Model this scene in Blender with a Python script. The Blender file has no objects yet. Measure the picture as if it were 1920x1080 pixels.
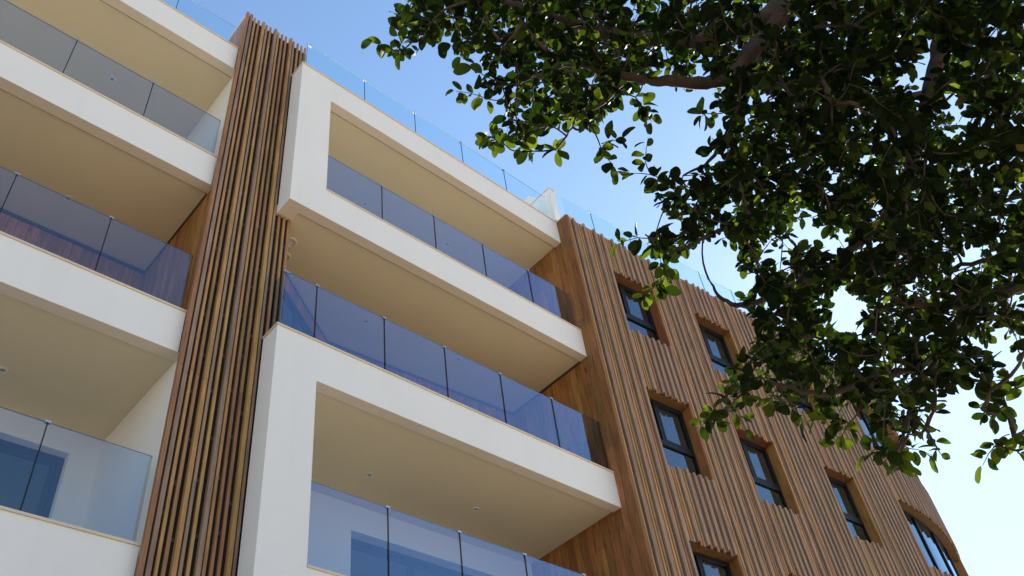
import bpy, bmesh, math, random
from mathutils import Vector, Matrix, Quaternion
random.seed(7)
R_ = math.radians
scene = bpy.context.scene
COL = scene.collection

# ------------------------------------------------------------------ camera
CAM = Vector((-3.905, -7.397, 1.60))
RIGHT = Vector((0.740, -0.663, -0.114)).normalized()
FWD = Vector((0.532, 0.473, 0.703)).normalized()
UP = RIGHT.cross(FWD).normalized()
RIGHT = FWD.cross(UP).normalized()
cam_d = bpy.data.cameras.new('camera')
cam_d.sensor_width = 36.0
cam_d.lens = 31.35
cam_d.clip_end = 5000
cam = bpy.data.objects.new('camera', cam_d)
COL.objects.link(cam)
m = Matrix((RIGHT, UP, -FWD)).transposed().to_4x4()
m.translation = CAM
cam.matrix_world = m
scene.camera = cam

# ------------------------------------------------------------------ light
SUN_DIR = Vector((0.769, 0.196, 0.609)).normalized()
SUN_EL = math.asin(SUN_DIR.z)
SUN_ROT = math.atan2(SUN_DIR.x, SUN_DIR.y)
world = bpy.data.worlds.new('World')
scene.world = world
world.use_nodes = True
wn = world.node_tree
wn.nodes.clear()
w_out = wn.nodes.new('ShaderNodeOutputWorld')
w_bg = wn.nodes.new('ShaderNodeBackground')
w_sky = wn.nodes.new('ShaderNodeTexSky')
w_sky.sky_type = 'NISHITA'
w_sky.sun_disc = False
w_sky.sun_elevation = SUN_EL
w_sky.sun_rotation = SUN_ROT
w_sky.air_density = 1.5
w_sky.dust_density = 0.13
w_sky.ozone_density = 3.8
w_bg.inputs['Strength'].default_value = 0.10
wn.links.new(w_sky.outputs[0], w_bg.inputs['Color'])
wn.links.new(w_bg.outputs[0], w_out.inputs['Surface'])
sun_d = bpy.data.lights.new('sun', 'SUN')
sun_d.energy = 5.0
sun_d.angle = R_(0.53)
sun_d.color = (1.0, 0.94, 0.84)
sun = bpy.data.objects.new('sun', sun_d)
COL.objects.link(sun)
sun.rotation_euler = SUN_DIR.to_track_quat('Z', 'Y').to_euler()
sun.location = (20, 5, 40)
vs = scene.view_settings
vs.view_transform = 'Standard'
vs.look = 'None'
vs.gamma = 1.0
vs.use_curve_mapping = False
vs.exposure = 1.07

# ------------------------------------------------------------------ materials
def new_mat(name):
    mt = bpy.data.materials.new(name)
    mt.use_nodes = True
    nt = mt.node_tree
    nt.nodes.clear()
    out = nt.nodes.new('ShaderNodeOutputMaterial')
    return mt, nt, out
def N(nt, kind, **kw):
    n = nt.nodes.new(kind)
    for k, v in kw.items():
        setattr(n, k, v)
    return n
def pos_scaled(nt, sc, rnd=0.0):
    g = N(nt, 'ShaderNodeNewGeometry')
    mp = N(nt, 'ShaderNodeMapping')
    mp.inputs['Scale'].default_value = sc
    nt.links.new(g.outputs['Position'], mp.inputs['Vector'])
    if rnd:
        oi = N(nt, 'ShaderNodeObjectInfo')
        ml = N(nt, 'ShaderNodeMath', operation='MULTIPLY')
        ml.inputs[1].default_value = rnd
        nt.links.new(oi.outputs['Random'], ml.inputs[0])
        nt.links.new(ml.outputs[0], mp.inputs['Location'])
    return mp
def noise(nt, vec, scale, detail=4, rough=0.55):
    n = N(nt, 'ShaderNodeTexNoise')
    n.inputs['Scale'].default_value = scale
    n.inputs['Detail'].default_value = detail
    n.inputs['Roughness'].default_value = rough
    nt.links.new(vec, n.inputs['Vector'])
    return n
def ramp(nt, fac, stops):
    r = N(nt, 'ShaderNodeValToRGB')
    cr = r.color_ramp
    while len(cr.elements) < len(stops):
        cr.elements.new(0.5)
    for e, (p, c) in zip(cr.elements, stops):
        e.position = p
        e.color = (*c, 1)
    nt.links.new(fac, r.inputs['Fac'])
    return r
def scl(c, k):
    return tuple(min(1, x * k) for x in c)

def mat_plaster(name, col, var=0.05, bump=0.08, rough=0.85, streak=0.14):
    mt, nt, out = new_mat(name)
    b = N(nt, 'ShaderNodeBsdfPrincipled')
    b.inputs['Roughness'].default_value = rough
    b.inputs['Specular IOR Level'].default_value = 0.25
    v = pos_scaled(nt, (1, 1, 0.6))
    n1 = noise(nt, v.outputs[0], 1.1, 5, 0.6)
    r = ramp(nt, n1.outputs['Fac'], [(0.3, scl(col, 1 - var)), (0.7, scl(col, 1 + var * 0.5))])
    vst = pos_scaled(nt, (1, 1, 0.07))
    n3 = noise(nt, vst.outputs[0], 5.5, 5, 0.7)
    r3 = ramp(nt, n3.outputs['Fac'], [(0.34, (0.90, 0.885, 0.86)), (0.5, (1, 1, 1))])
    ms = N(nt, 'ShaderNodeMix', data_type='RGBA', blend_type='MULTIPLY')
    ms.inputs[0].default_value = streak
    nt.links.new(r.outputs[0], ms.inputs[6])
    nt.links.new(r3.outputs[0], ms.inputs[7])
    nt.links.new(ms.outputs[2], b.inputs['Base Color'])
    n2 = noise(nt, v.outputs[0], 90, 3, 0.6)
    bp = N(nt, 'ShaderNodeBump')
    bp.inputs['Strength'].default_value = bump
    bp.inputs['Distance'].default_value = 0.004
    nt.links.new(n2.outputs['Fac'], bp.inputs['Height'])
    nt.links.new(bp.outputs[0], b.inputs['Normal'])
    nt.links.new(b.outputs[0], out.inputs[0])
    return mt

def mat_wood(name, col, dark=0.62, var=0.25, rough=0.62, hue=0.02, knots=False):
    """vertical grain; each piece gets its own offset, tone and hue"""
    mt, nt, out = new_mat(name)
    b = N(nt, 'ShaderNodeBsdfPrincipled')
    b.inputs['Roughness'].default_value = rough
    b.inputs['Specular IOR Level'].default_value = 0.3
    v = pos_scaled(nt, (1, 1, 0.05), 37.0)
    n1 = noise(nt, v.outputs[0], 42, 6, 0.65)
    v2 = pos_scaled(nt, (1, 1, 0.16), 11.0)
    n2 = noise(nt, v2.outputs[0], 9, 4, 0.6)
    r1 = ramp(nt, n1.outputs['Fac'], [(0.32, scl(col, dark)), (0.5, col), (0.72, scl(col, 1.18))])
    r2 = ramp(nt, n2.outputs['Fac'], [(0.3, (0.72, 0.72, 0.72)), (0.65, (1.08, 1.06, 1.04))])
    mx = N(nt, 'ShaderNodeMix', data_type='RGBA', blend_type='MULTIPLY')
    mx.inputs[0].default_value = 1.0
    nt.links.new(r1.outputs[0], mx.inputs[6])
    nt.links.new(r2.outputs[0], mx.inputs[7])
    oi = N(nt, 'ShaderNodeObjectInfo')
    mr = N(nt, 'ShaderNodeMapRange')
    mr.inputs['To Min'].default_value = 1 - var
    mr.inputs['To Max'].default_value = 1 + var
    nt.links.new(oi.outputs['Random'], mr.inputs['Value'])
    frac = N(nt, 'ShaderNodeMath', operation='MULTIPLY'); frac.inputs[1].default_value = 17.3
    nt.links.new(oi.outputs['Random'], frac.inputs[0])
    fr2 = N(nt, 'ShaderNodeMath', operation='FRACT')
    nt.links.new(frac.outputs[0], fr2.inputs[0])
    mh = N(nt, 'ShaderNodeMapRange')
    mh.inputs['To Min'].default_value = 0.5 - hue
    mh.inputs['To Max'].default_value = 0.5 + hue
    nt.links.new(fr2.outputs[0], mh.inputs['Value'])
    hs = N(nt, 'ShaderNodeHueSaturation')
    nt.links.new(mx.outputs[2], hs.inputs['Color'])
    nt.links.new(mr.outputs[0], hs.inputs['Value'])
    nt.links.new(mh.outputs[0], hs.inputs['Hue'])
    col_out = hs.outputs[0]
    if knots:
        vk = pos_scaled(nt, (1, 1, 0.35), 23.0)
        vo = N(nt, 'ShaderNodeTexVoronoi')
        vo.inputs['Scale'].default_value = 3.2
        nt.links.new(vk.outputs[0], vo.inputs['Vector'])
        rk = ramp(nt, vo.outputs['Distance'], [(0.03, (0.25, 0.2, 0.18)), (0.11, (1, 1, 1))])
        mk = N(nt, 'ShaderNodeMix', data_type='RGBA', blend_type='MULTIPLY')
        mk.inputs[0].default_value = 0.8
        nt.links.new(col_out, mk.inputs[6])
        nt.links.new(rk.outputs[0], mk.inputs[7])
        col_out = mk.outputs[2]
    nt.links.new(col_out, b.inputs['Base Color'])
    bp = N(nt, 'ShaderNodeBump')
    bp.inputs['Strength'].default_value = 0.25
    bp.inputs['Distance'].default_value = 0.003
    nt.links.new(n1.outputs['Fac'], bp.inputs['Height'])
    nt.links.new(bp.outputs[0], b.inputs['Normal'])
    nt.links.new(b.outputs[0], out.inputs[0])
    return mt

def mat_plain(name, col, rough=0.5, metal=0.0, spec=0.4, var=0.06):
    mt, nt, out = new_mat(name)
    b = N(nt, 'ShaderNodeBsdfPrincipled')
    b.inputs['Roughness'].default_value = rough
    b.inputs['Metallic'].default_value = metal
    b.inputs['Specular IOR Level'].default_value = spec
    v = pos_scaled(nt, (1, 1, 1))
    n1 = noise(nt, v.outputs[0], 14, 3)
    r = ramp(nt, n1.outputs['Fac'], [(0.3, scl(col, 1 - var)), (0.7, scl(col, 1 + var))])
    nt.links.new(r.outputs[0], b.inputs['Base Color'])
    nt.links.new(b.outputs[0], out.inputs[0])
    return mt

def mat_glass(name, tint, ior=1.75, ripple=0.0, base=0.0, mirror=(0.92, 0.97, 1.0)):
    """clear sheet: tinted see-through plus a Fresnel mirror on the outward face"""
    mt, nt, out = new_mat(name)
    tr = N(nt, 'ShaderNodeBsdfTransparent')
    tr.inputs['Color'].default_value = (*tint, 1)
    gl = N(nt, 'ShaderNodeBsdfGlossy')
    gl.inputs['Roughness'].default_value = 0.0
    gl.inputs['Color'].default_value = (*mirror, 1)
    fr = N(nt, 'ShaderNodeFresnel')
    fr.inputs['IOR'].default_value = ior
    g = N(nt, 'ShaderNodeNewGeometry')
    inv = N(nt, 'ShaderNodeMath', operation='SUBTRACT')
    inv.inputs[0].default_value = 1.0
    nt.links.new(g.outputs['Backfacing'], inv.inputs[1])
    ad = N(nt, 'ShaderNodeMath', operation='ADD', use_clamp=True)
    ad.inputs[1].default_value = base
    nt.links.new(fr.outputs[0], ad.inputs[0])
    ml = N(nt, 'ShaderNodeMath', operation='MULTIPLY')
    nt.links.new(ad.outputs[0], ml.inputs[0])
    nt.links.new(inv.outputs[0], ml.inputs[1])
    mx = N(nt, 'ShaderNodeMixShader')
    nt.links.new(ml.outputs[0], mx.inputs[0])
    nt.links.new(tr.outputs[0], mx.inputs[1])
    nt.links.new(gl.outputs[0], mx.inputs[2])
    if ripple:
        v = pos_scaled(nt, (1, 1, 1))
        n1 = noise(nt, v.outputs[0], 1.5, 2)
        bp = N(nt, 'ShaderNodeBump')
        bp.inputs['Strength'].default_value = ripple
        bp.inputs['Distance'].default_value = 0.02
        nt.links.new(n1.outputs['Fac'], bp.inputs['Height'])
        nt.links.new(bp.outputs[0], gl.inputs['Normal'])
    nt.links.new(mx.outputs[0], out.inputs[0])
    return mt

def mat_leaf():
    mt, nt, out = new_mat('leaf_green')
    df = N(nt, 'ShaderNodeBsdfPrincipled')
    df.inputs['Roughness'].default_value = 0.62
    df.inputs['Specular IOR Level'].default_value = 0.07
    tl = N(nt, 'ShaderNodeBsdfTranslucent')
    at = N(nt, 'ShaderNodeVertexColor', layer_name='tone')
    r1 = ramp(nt, at.outputs['Color'], [(0.0, (0.005, 0.008, 0.003)), (0.6, (0.009, 0.015, 0.005)), (0.93, (0.02, 0.03, 0.007)), (1.0, (0.10, 0.08, 0.015))])
    r2 = ramp(nt, at.outputs['Color'], [(0.0, (0.015, 0.03, 0.003)), (0.6, (0.034, 0.074, 0.005)), (0.93, (0.30, 0.43, 0.02)), (1.0, (0.5, 0.32, 0.02))])
    nt.links.new(r1.outputs[0], df.inputs['Base Color'])
    nt.links.new(r2.outputs[0], tl.inputs['Color'])
    mx = N(nt, 'ShaderNodeMixShader')
    mx.inputs[0].default_value = 0.25
    nt.links.new(df.outputs[0], mx.inputs[1])
    nt.links.new(tl.outputs[0], mx.inputs[2])
    nt.links.new(mx.outputs[0], out.inputs[0])
    return mt

def mat_bark():
    mt, nt, out = new_mat('bark')
    b = N(nt, 'ShaderNodeBsdfPrincipled')
    b.inputs['Roughness'].default_value = 0.85
    v = pos_scaled(nt, (1, 1, 1))
    n1 = noise(nt, v.outputs[0], 16, 6, 0.7)
    r = ramp(nt, n1.outputs['Fac'], [(0.3, (0.03, 0.02, 0.015)), (0.55, (0.065, 0.042, 0.029)), (0.75, (0.12, 0.08, 0.058))])
    nt.links.new(r.outputs[0], b.inputs['Base Color'])
    bp = N(nt, 'ShaderNodeBump')
    bp.inputs['Strength'].default_value = 0.6
    bp.inputs['Distance'].default_value = 0.01
    nt.links.new(n1.outputs['Fac'], bp.inputs['Height'])
    nt.links.new(bp.outputs[0], b.inputs['Normal'])
    nt.links.new(b.outputs[0], out.inputs[0])
    return mt

M_WHITE = mat_plaster('white_render', (0.81, 0.795, 0.785), 0.025)
M_SOFFIT = mat_plaster('cream_soffit_paint', (0.75, 0.665, 0.475), 0.025, 0.03, 0.85, 0.0)
M_LIP = mat_plaster('beam_underside_paint', (0.78, 0.70, 0.58), 0.04)
M_COPE = mat_plaster('limestone_coping', (0.70, 0.60, 0.48), 0.10, 0.05, 0.6)
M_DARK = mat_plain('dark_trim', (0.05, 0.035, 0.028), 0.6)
M_BACK = mat_plain('dark_brown_backing', (0.016, 0.009, 0.007), 0.9)
M_MAUVE = mat_wood('weathered_mauve_batten', (0.31, 0.21, 0.15), 0.70, 0.10, hue=0.008)
M_OCHRE = mat_wood('ochre_batten', (0.45, 0.255, 0.10), 0.72, 0.10, hue=0.01)
M_RUST = mat_wood('rust_batten', (0.34, 0.18, 0.088), 0.70, 0.11, hue=0.012)
M_PLANK = mat_wood('walnut_plank', (0.34, 0.15, 0.052), 0.42, 0.28, hue=0.012, knots=True)
M_HEAD = mat_wood('shaded_oak_head', (0.17, 0.085, 0.032), 0.6, 0.15)  # darkened oak: shade behind the overhanging batten ends put into the colour
M_JAMB = mat_wood('oak_reveal', (0.29, 0.125, 0.04), 0.6, 0.15)
M_FRAME = mat_plain('anthracite_frame', (0.010, 0.011, 0.014), 0.45, 0.0, 0.2)
M_RAILGL = mat_glass('railing_glass', (0.80, 0.85, 0.90), 1.75, 0.0, 0.16, (0.56, 0.72, 1.0))
M_RAILGL_CLEAR = mat_glass('clear_railing_glass', (0.84, 0.88, 0.91), 1.7, 0.0, 0.085, (0.64, 0.80, 1.0))
M_DOORGL = mat_glass('sky_tinted_door_glass', (0.10, 0.13, 0.17), 1.8, 0.03, 0.24, (0.30, 0.58, 1.0))  # blue of the reflected sky strengthened in the mirror colour
M_ROOFGL = mat_glass('roof_railing_glass', (0.93, 0.985, 0.99), 1.38, 0.0, 0.0, (0.8, 0.92, 1.0))
M_WINGL = mat_glass('window_glass', (0.22, 0.235, 0.22), 1.8, 0.05, 0.07, (0.62, 0.82, 1.0))
M_EDGE = mat_plain('glass_edge_green', (0.05, 0.16, 0.15), 0.15, 0.0, 0.6)
M_EDGEL = mat_plain('pale_glass_edge', (0.30, 0.52, 0.55), 0.2, 0.0, 0.6)
M_POST = mat_plain('dark_steel', (0.03, 0.03, 0.034), 0.35, 0.6)
M_CLIP = mat_plain('brushed_steel', (0.62, 0.62, 0.62), 0.3, 0.9)
M_LAMP = mat_plain('white_lamp_trim', (0.75, 0.74, 0.72), 0.4)
M_LAMPIN = mat_plain('lamp_recess', (0.34, 0.33, 0.31), 0.4)
M_ROOM = mat_plain('dim_room', (0.16, 0.15, 0.13), 0.9)
M_BARK = mat_bark()
M_LEAF = mat_leaf()

def mat_ground():
    mt, nt, out = new_mat('sandstone_paving')
    b = N(nt, 'ShaderNodeBsdfPrincipled')
    b.inputs['Roughness'].default_value = 0.85
    v = pos_scaled(nt, (1, 1, 1))
    n1 = noise(nt, v.outputs[0], 0.35, 6, 0.6)
    r = ramp(nt, n1.outputs['Fac'], [(0.3, (0.40, 0.30, 0.20)), (0.7, (0.50, 0.39, 0.27))])
    br = N(nt, 'ShaderNodeTexBrick')
    br.inputs['Scale'].default_value = 1.6
    br.inputs['Mortar Size'].default_value = 0.008
    br.inputs['Mortar'].default_value = (0.2, 0.15, 0.1, 1)
    nt.links.new(v.outputs[0], br.inputs['Vector'])
    nt.links.new(r.outputs[0], br.inputs['Color1'])
    nt.links.new(r.outputs[0], br.inputs['Color2'])
    nt.links.new(br.outputs['Color'], b.inputs['Base Color'])
    nt.links.new(b.outputs[0], out.inputs[0])
    return mt
M_GROUND = mat_ground()

# ------------------------------------------------------------------ object helpers
Z0 = 12.463                      # height above ground of the level the plans below are measured from
WORLD = {}
def thing(name, loc, label, cat, group=None):
    o = bpy.data.objects.new(name, None)
    COL.objects.link(o)
    o.location = loc
    o['label'] = label
    o['category'] = cat
    if group:
        o['group'] = group
    WORLD[o] = Vector(loc)
    return o
def link_mesh(name, me, parent, loc=None, rotz=0.0, scale=(1, 1, 1)):
    o = bpy.data.objects.new(name, me)
    COL.objects.link(o)
    base = WORLD[parent] if parent is not None else Vector((0, 0, 0))
    w = Vector(loc) if loc is not None else base.copy()
    o.parent = parent
    o.location = w - base
    o.rotation_euler = (0, 0, rotz)
    o.scale = scale
    WORLD[o] = w
    return o
class MB:
    """collects faces in world metres (z measured from the reference level)"""
    def __init__(self):
        self.v = []; self.f = []; self.mi = []
    def quad(self, pts, mi=0):
        n = len(self.v)
        self.v += [Vector(p) for p in pts]
        self.f.append(tuple(range(n, n + len(pts))))
        self.mi.append(mi)
    def hexa(self, c, mi=0):
        n = len(self.v)
        self.v += [Vector(p) for p in c]
        for q in ((3, 2, 1, 0), (4, 5, 6, 7), (0, 1, 5, 4), (1, 2, 6, 5), (2, 3, 7, 6), (3, 0, 4, 7)):
            self.f.append(tuple(n + i for i in q)); self.mi.append(mi)
    def box(self, x0, x1, y0, y1, z0, z1, mi=0):
        self.hexa([(x0, y0, z0), (x1, y0, z0), (x1, y1, z0), (x0, y1, z0),
                   (x0, y0, z1), (x1, y0, z1), (x1, y1, z1), (x0, y1, z1)], mi)
    def prism(self, poly, z0, z1, mi=0):
        """poly counter-clockwise seen from above"""
        n = len(self.v); k = len(poly)
        self.v += [Vector((p[0], p[1], z0)) for p in poly] + [Vector((p[0], p[1], z1)) for p in poly]
        self.f.append(tuple(n + i for i in reversed(range(k)))); self.mi.append(mi)
        self.f.append(tuple(n + k + i for i in range(k))); self.mi.append(mi)
        for i in range(k):
            j = (i + 1) % k
            self.f.append((n + i, n + j, n + k + j, n + k + i)); self.mi.append(mi)
    def mesh(self, name, mats, origin):
        me = bpy.data.meshes.new(name)
        off = Vector((0, 0, Z0)) - origin
        me.from_pydata([tuple(p + off) for p in self.v], [], self.f)
        if not isinstance(mats, (list, tuple)):
            mats = [mats]
        for mt in mats:
            me.materials.append(mt)
        if len(mats) > 1:
            me.polygons.foreach_set('material_index', self.mi)
        me.update()
        return me
    def build(self, name, mats, parent=None, origin=None):
        if origin is None:
            origin = WORLD[parent].copy() if parent is not None else Vector((0, 0, 0))
        else:
            origin = Vector(origin)
        return link_mesh(name, self.mesh(name, mats, origin), parent, origin)

# ------------------------------------------------------------------ levels (relative to reference level)
ZT, ZTB = 3.06, 2.44              # top of roof beam, its underside
SILL = [0.0, -3.1, -6.2]          # parapet tops of the three balcony levels in view
BAND = 0.624
GROUND = -Z0
XR = 6.12                         # plank wall face closing the central bay
YL = 0.437                        # front of left-hand balconies

# ground sheet
g = MB(); g.box(-1500, 1500, -1500, 1500, GROUND - 0.5, GROUND)
go = g.build('ground', M_GROUND); go['kind'] = 'structure'

# ------------------------------------------------------------------ the building
bld = thing('apartment_building', (0, 0, 0), 'white apartment building with balconies and timber batten cladding', 'building')

def coping(mb, x0, x1, y0, y1, z, over=0.018, t=0.028):
    mb.box(x0 - over, x1 + (over if x1 < 6 else -0.004), y0 - over, y1, z, z + t)

# --- central bay: two picture-frame surrounds
for (zt, zb_open, zs, cope_left) in ((ZT, ZTB, 0.0, True), (-3.1, -3.1 - BAND, -6.2, True)):
    mb = MB()
    mb.box(0, XR - 0.003, 0, 0.165, zb_open, zt)              # beam over the opening
    mb.box(0, 0.59, 0, 0.165, zs, zb_open)                     # left upright
    mb.box(0, XR - 0.003, 0, 0.165, zs - BAND, zs)             # band under the opening
    mb.box(0, 0.24, 0.165, 0.334, zs - BAND, zt)               # return to the batten pilaster
    mb.box(0.24, 0.59, 0.165, 1.5, zs - BAND + 0.10, zt - 0.05)       # inner side wall
    mb.build('frame_surround', M_WHITE, bld)
    cb = MB()
    cb.box(-0.018, XR - 0.006, -0.018, 0.21, zt + 0.001, zt + 0.027)
    cb.box(-0.018, 0.245, 0.211, 0.334, zt + 0.001, zt + 0.027)
    cb.build('coping', M_COPE, bld)
    sb = MB()
    sb.box(0.593, XR - 0.006, -0.016, 0.20, zs + 0.001, zs + 0.025)
    sb.build('coping', M_COPE, bld)

def soffit(x0, x1, y0, poly_back, zb, ymax):
    """lip along the beam, a shadow groove, then the recessed painted ceiling"""
    mb = MB()
    mb.box(x0, x1, y0 + 0.190, ymax, zb + 0.018, zb + 0.20)
    mb.build('soffit', M_SOFFIT, bld)
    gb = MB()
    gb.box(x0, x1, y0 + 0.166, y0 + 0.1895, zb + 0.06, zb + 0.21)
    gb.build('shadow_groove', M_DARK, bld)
    lb = MB()
    lb.box(x0, x1, y0 + 0.001, y0 + 0.166, zb - 0.004, zb - 0.001)
    lb.build('beam_underside', M_LIP, bld)

# ceilings of the central bay
soffit(0.592, XR - 0.01, 0.0, None, ZTB, 2.6)
soffit(0.002, XR - 0.01, 0.0, None, -BAND, 2.6)
soffit(0.592, XR - 0.01, 0.0, None, -3.1 - BAND, 2.6)
lb = MB(); lb.box(0.001, 0.243, 0.1665, 0.333, -BAND - 0.004, -BAND - 0.001); lb.build('beam_underside', M_LIP, bld)

# back walls, central bay
PATH3 = [(0.232, 0.41), (0.246, 0.98), (2.13, 2.27), (XR + 0.05, 2.02)]       # plan of the level with the angled plank wall
def wall_path(path, z0, z1, t=0.2):
    mb = MB()
    for (a, b) in zip(path[:-1], path[1:]):
        d = Vector((b[0] - a[0], b[1] - a[1])).normalized()
        n = Vector((-d.y, d.x)) * t
        mb.prism([a, b, (b[0] + n.x, b[1] + n.y), (a[0] + n.x, a[1] + n.y)], z0, z1)
    return mb
wall_path([(0.592, 1.2), (2.13, 2.27), (XR, 2.02)], -0.3, ZTB + 0.02).build('back_wall', M_WHITE, bld)

# individual planks -------------------------------------------------
def plank_mesh(mat, w, t=0.018):
    """unit-height plank, front face at local -y, small chamfer"""
    c = 0.0025
    prof = [(-w / 2, 0), (-w / 2, -t + c), (-w / 2 + c, -t), (w / 2 - c, -t), (w / 2, -t + c), (w / 2, 0)]
    vs_ = [(x, y, 0) for x, y in prof] + [(x, y, 1) for x, y in prof]
    k = len(prof)
    fs = [tuple(range(k)), tuple(reversed(range(k, 2 * k)))]
    fs += [(i, k + i, k + (i + 1) % k, (i + 1) % k) for i in range(k)]
    me = bpy.data.meshes.new('plank')
    me.from_pydata(vs_, [], fs)
    me.materials.append(mat)
    bm = bmesh.new(); bm.from_mesh(me); bmesh.ops.recalc_face_normals(bm, faces=bm.faces); bm.to_mesh(me); bm.free()
    return me
def plank_run(parent, a, b, z0, z1, w, me, seed, minlen=1.2, maxlen=3.2):
    """boards along plan line a->b (outer face to the right of travel), butt joints at random heights"""
    rng = random.Random(seed)
    d = Vector((b[0] - a[0], b[1] - a[1])); L = d.length; d.normalize()
    n = max(1, round(L / w)); step = L / n
    ang = math.atan2(d.y, d.x)
    for i in range(n):
        s = (i + 0.5) * step
        z = z0
        first = rng.uniform(0.4, 1.0)
        while z < z1 - 0.02:
            ln = rng.uniform(minlen, maxlen) * first; first = 1.0
            if z + ln > z1 - 0.35:
                ln = z1 - z
            proud = rng.uniform(0, 0.0015)
            o = link_mesh('plank', me, parent,
                          (a[0] + d.x * s + d.y * proud, a[1] + d.y * s - d.x * proud, z + Z0 + 0.0012), ang,
                          ((step - 0.003) / w, 1, ln - 0.0025))
            z += ln
PLANK = plank_mesh(M_PLANK, 0.15)

# plank wall that closes the bay on the wing side
mb = MB(); mb.box(XR + 0.02, XR + 0.20, -0.235, 2.30, GROUND, ZT - 0.005)
pw = mb.build('plank_wall', M_BACK, bld)
plank_run(pw, (XR + 0.019, 2.15), (XR + 0.019, -0.262), -7.6, ZT - 0.004, 0.152, PLANK, 3)
cb = MB(); cb.box(XR - 0.012, XR + 0.30, -0.285, 0.16, ZT + 0.002, ZT + 0.030); cb.build('coping', M_COPE, bld)
tb = MB(); tb.box(XR - 0.011, XR + 0.0, 0.17, 2.0, -BAND - 0.03, -BAND + 0.017); tb.build('ceiling_trim', M_DARK, bld)

# plank back wall on the second balcony level (angled on the left)
bw = wall_path([(p[0], p[1] + 0.02) for p in PATH3], -3.5, -BAND + 0.02).build('plank_wall', M_BACK, bld)
for k, (a, b) in enumerate(zip(PATH3[:-1], PATH3[1:])):
    plank_run(bw, a, b, -3.3, -BAND - 0.045, 0.152, PLANK, 20 + k, 2.2, 4.0)
tb = wall_path([(p[0] + 0.004, p[1] - 0.022) for p in PATH3], -BAND - 0.05, -BAND + 0.017, 0.012)
tb.build('ceiling_trim', M_DARK, bld)

def patio_door(parent, a, b, z0, z1, nleaf, name='patio_door'):
    """framed glazed leaves standing on plan line a->b, seen from the right of travel"""
    d = Vector((b[0] - a[0], b[1] - a[1])); L = d.length; d.normalize(); n = Vector((d.y, -d.x))
    def B(mb, s0, s1, o0, o1, za, zb):
        P = lambda s, o: (a[0] + d.x * s + n.x * o, a[1] + d.y * s + n.y * o)
        mb.prism([P(s0, o1), P(s1, o1), P(s1, o0), P(s0, o0)], za, zb)
    fr = MB(); t = 0.07
    B(fr, 0, t, 0, 0.07, z0, z1); B(fr, L - t, L, 0, 0.07, z0, z1)
    B(fr, t, L - t, 0, 0.07, z1 - t, z1); B(fr, t, L - t, 0, 0.07, z0, z0 + t)
    door = fr.build(name, M_FRAME, parent)
    w = (L - 2 * t) / nleaf
    for i in range(nleaf):
        s0 = t + i * w
        lf = MB(); q = 0.065
        B(lf, s0 + 0.004, s0 + q, 0.012, 0.055, z0 + t, z1 - t); B(lf, s0 + w - q, s0 + w - 0.004, 0.012, 0.055, z0 + t, z1 - t)
        B(lf, s0 + q, s0 + w - q, 0.012, 0.055, z1 - t - q, z1 - t - 0.002); B(lf, s0 + q, s0 + w - q, 0.012, 0.055, z0 + t, z0 + t + q)
        lf.build('sash', M_FRAME, door)
        gl = MB(); B(gl, s0 + q, s0 + w - q, 0.028, 0.036, z0 + t + q, z1 - t - q)
        gl.build('pane', M_DOORGL, door)
    rm = MB(); B(rm, 0.0, L, -0.40, -0.02, z0, z1); rm.build('dim_interior', M_ROOM, door)
    return door

# glazed door in the angled plank wall
a, b = Vector(PATH3[1]), Vector(PATH3[2]); dd = (b - a).normalized(); nn = Vector((dd.y, -dd.x))
pa, pb = a + dd * 0.16 + nn * 0.03, a + dd * 1.72 + nn * 0.03
patio_door(bld, pa, pb, -3.25, -1.12, 2)

# lowest visible level: white back wall with wide recessed door
zc = -3.1 - BAND
mb = MB()
mb.box(0.5, 2.54, 2.08, 2.45, -7.0, zc + 0.02)
mb.box(2.54, XR, 2.08, 2.45, -4.13, zc + 0.02)
mb.build('back_wall', M_WHITE, bld)
patio_door(bld, (2.54, 2.33), (XR + 0.0, 2.33), -6.9, -4.13, 3)
tb = MB(); tb.box(0.592, 0.92, 0.19, 0.20, zc - 0.002, zc + 0.01)

# --- left-hand bay
XL0 = -9.0
XLR = -0.985
for zt in (ZT, 0.0, -3.1, -6.2):
    mb = MB(); mb.box(XL0, XLR, YL, YL + 0.165, zt - BAND + (0.004 if zt == ZT else 0), zt); mb.build('balcony_parapet', M_WHITE, bld)
    cb = MB(); cb.box(XL0, XLR + 0.002, YL - 0.018, YL + 0.20, zt + 0.001, zt + 0.027); cb.build('coping', M_COPE, bld)
for zb in (ZTB, -BAND, zc):
    soffit(XL0, -0.9315, YL, None, zb, 2.7)
for z0, z1 in ((-0.4, ZTB + 0.02), (-6.9, zc + 0.02)):
    mb = MB(); mb.box(-0.93, -0.90, YL + 0.02, 2.52, z0, z1); mb.build('side_wall', M_WHITE, bld)
mb = MB(); mb.box(XL0, -0.93, 2.5, 2.8, -0.4, ZTB + 0.02); mb.build('back_wall', M_WHITE, bld)
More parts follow.
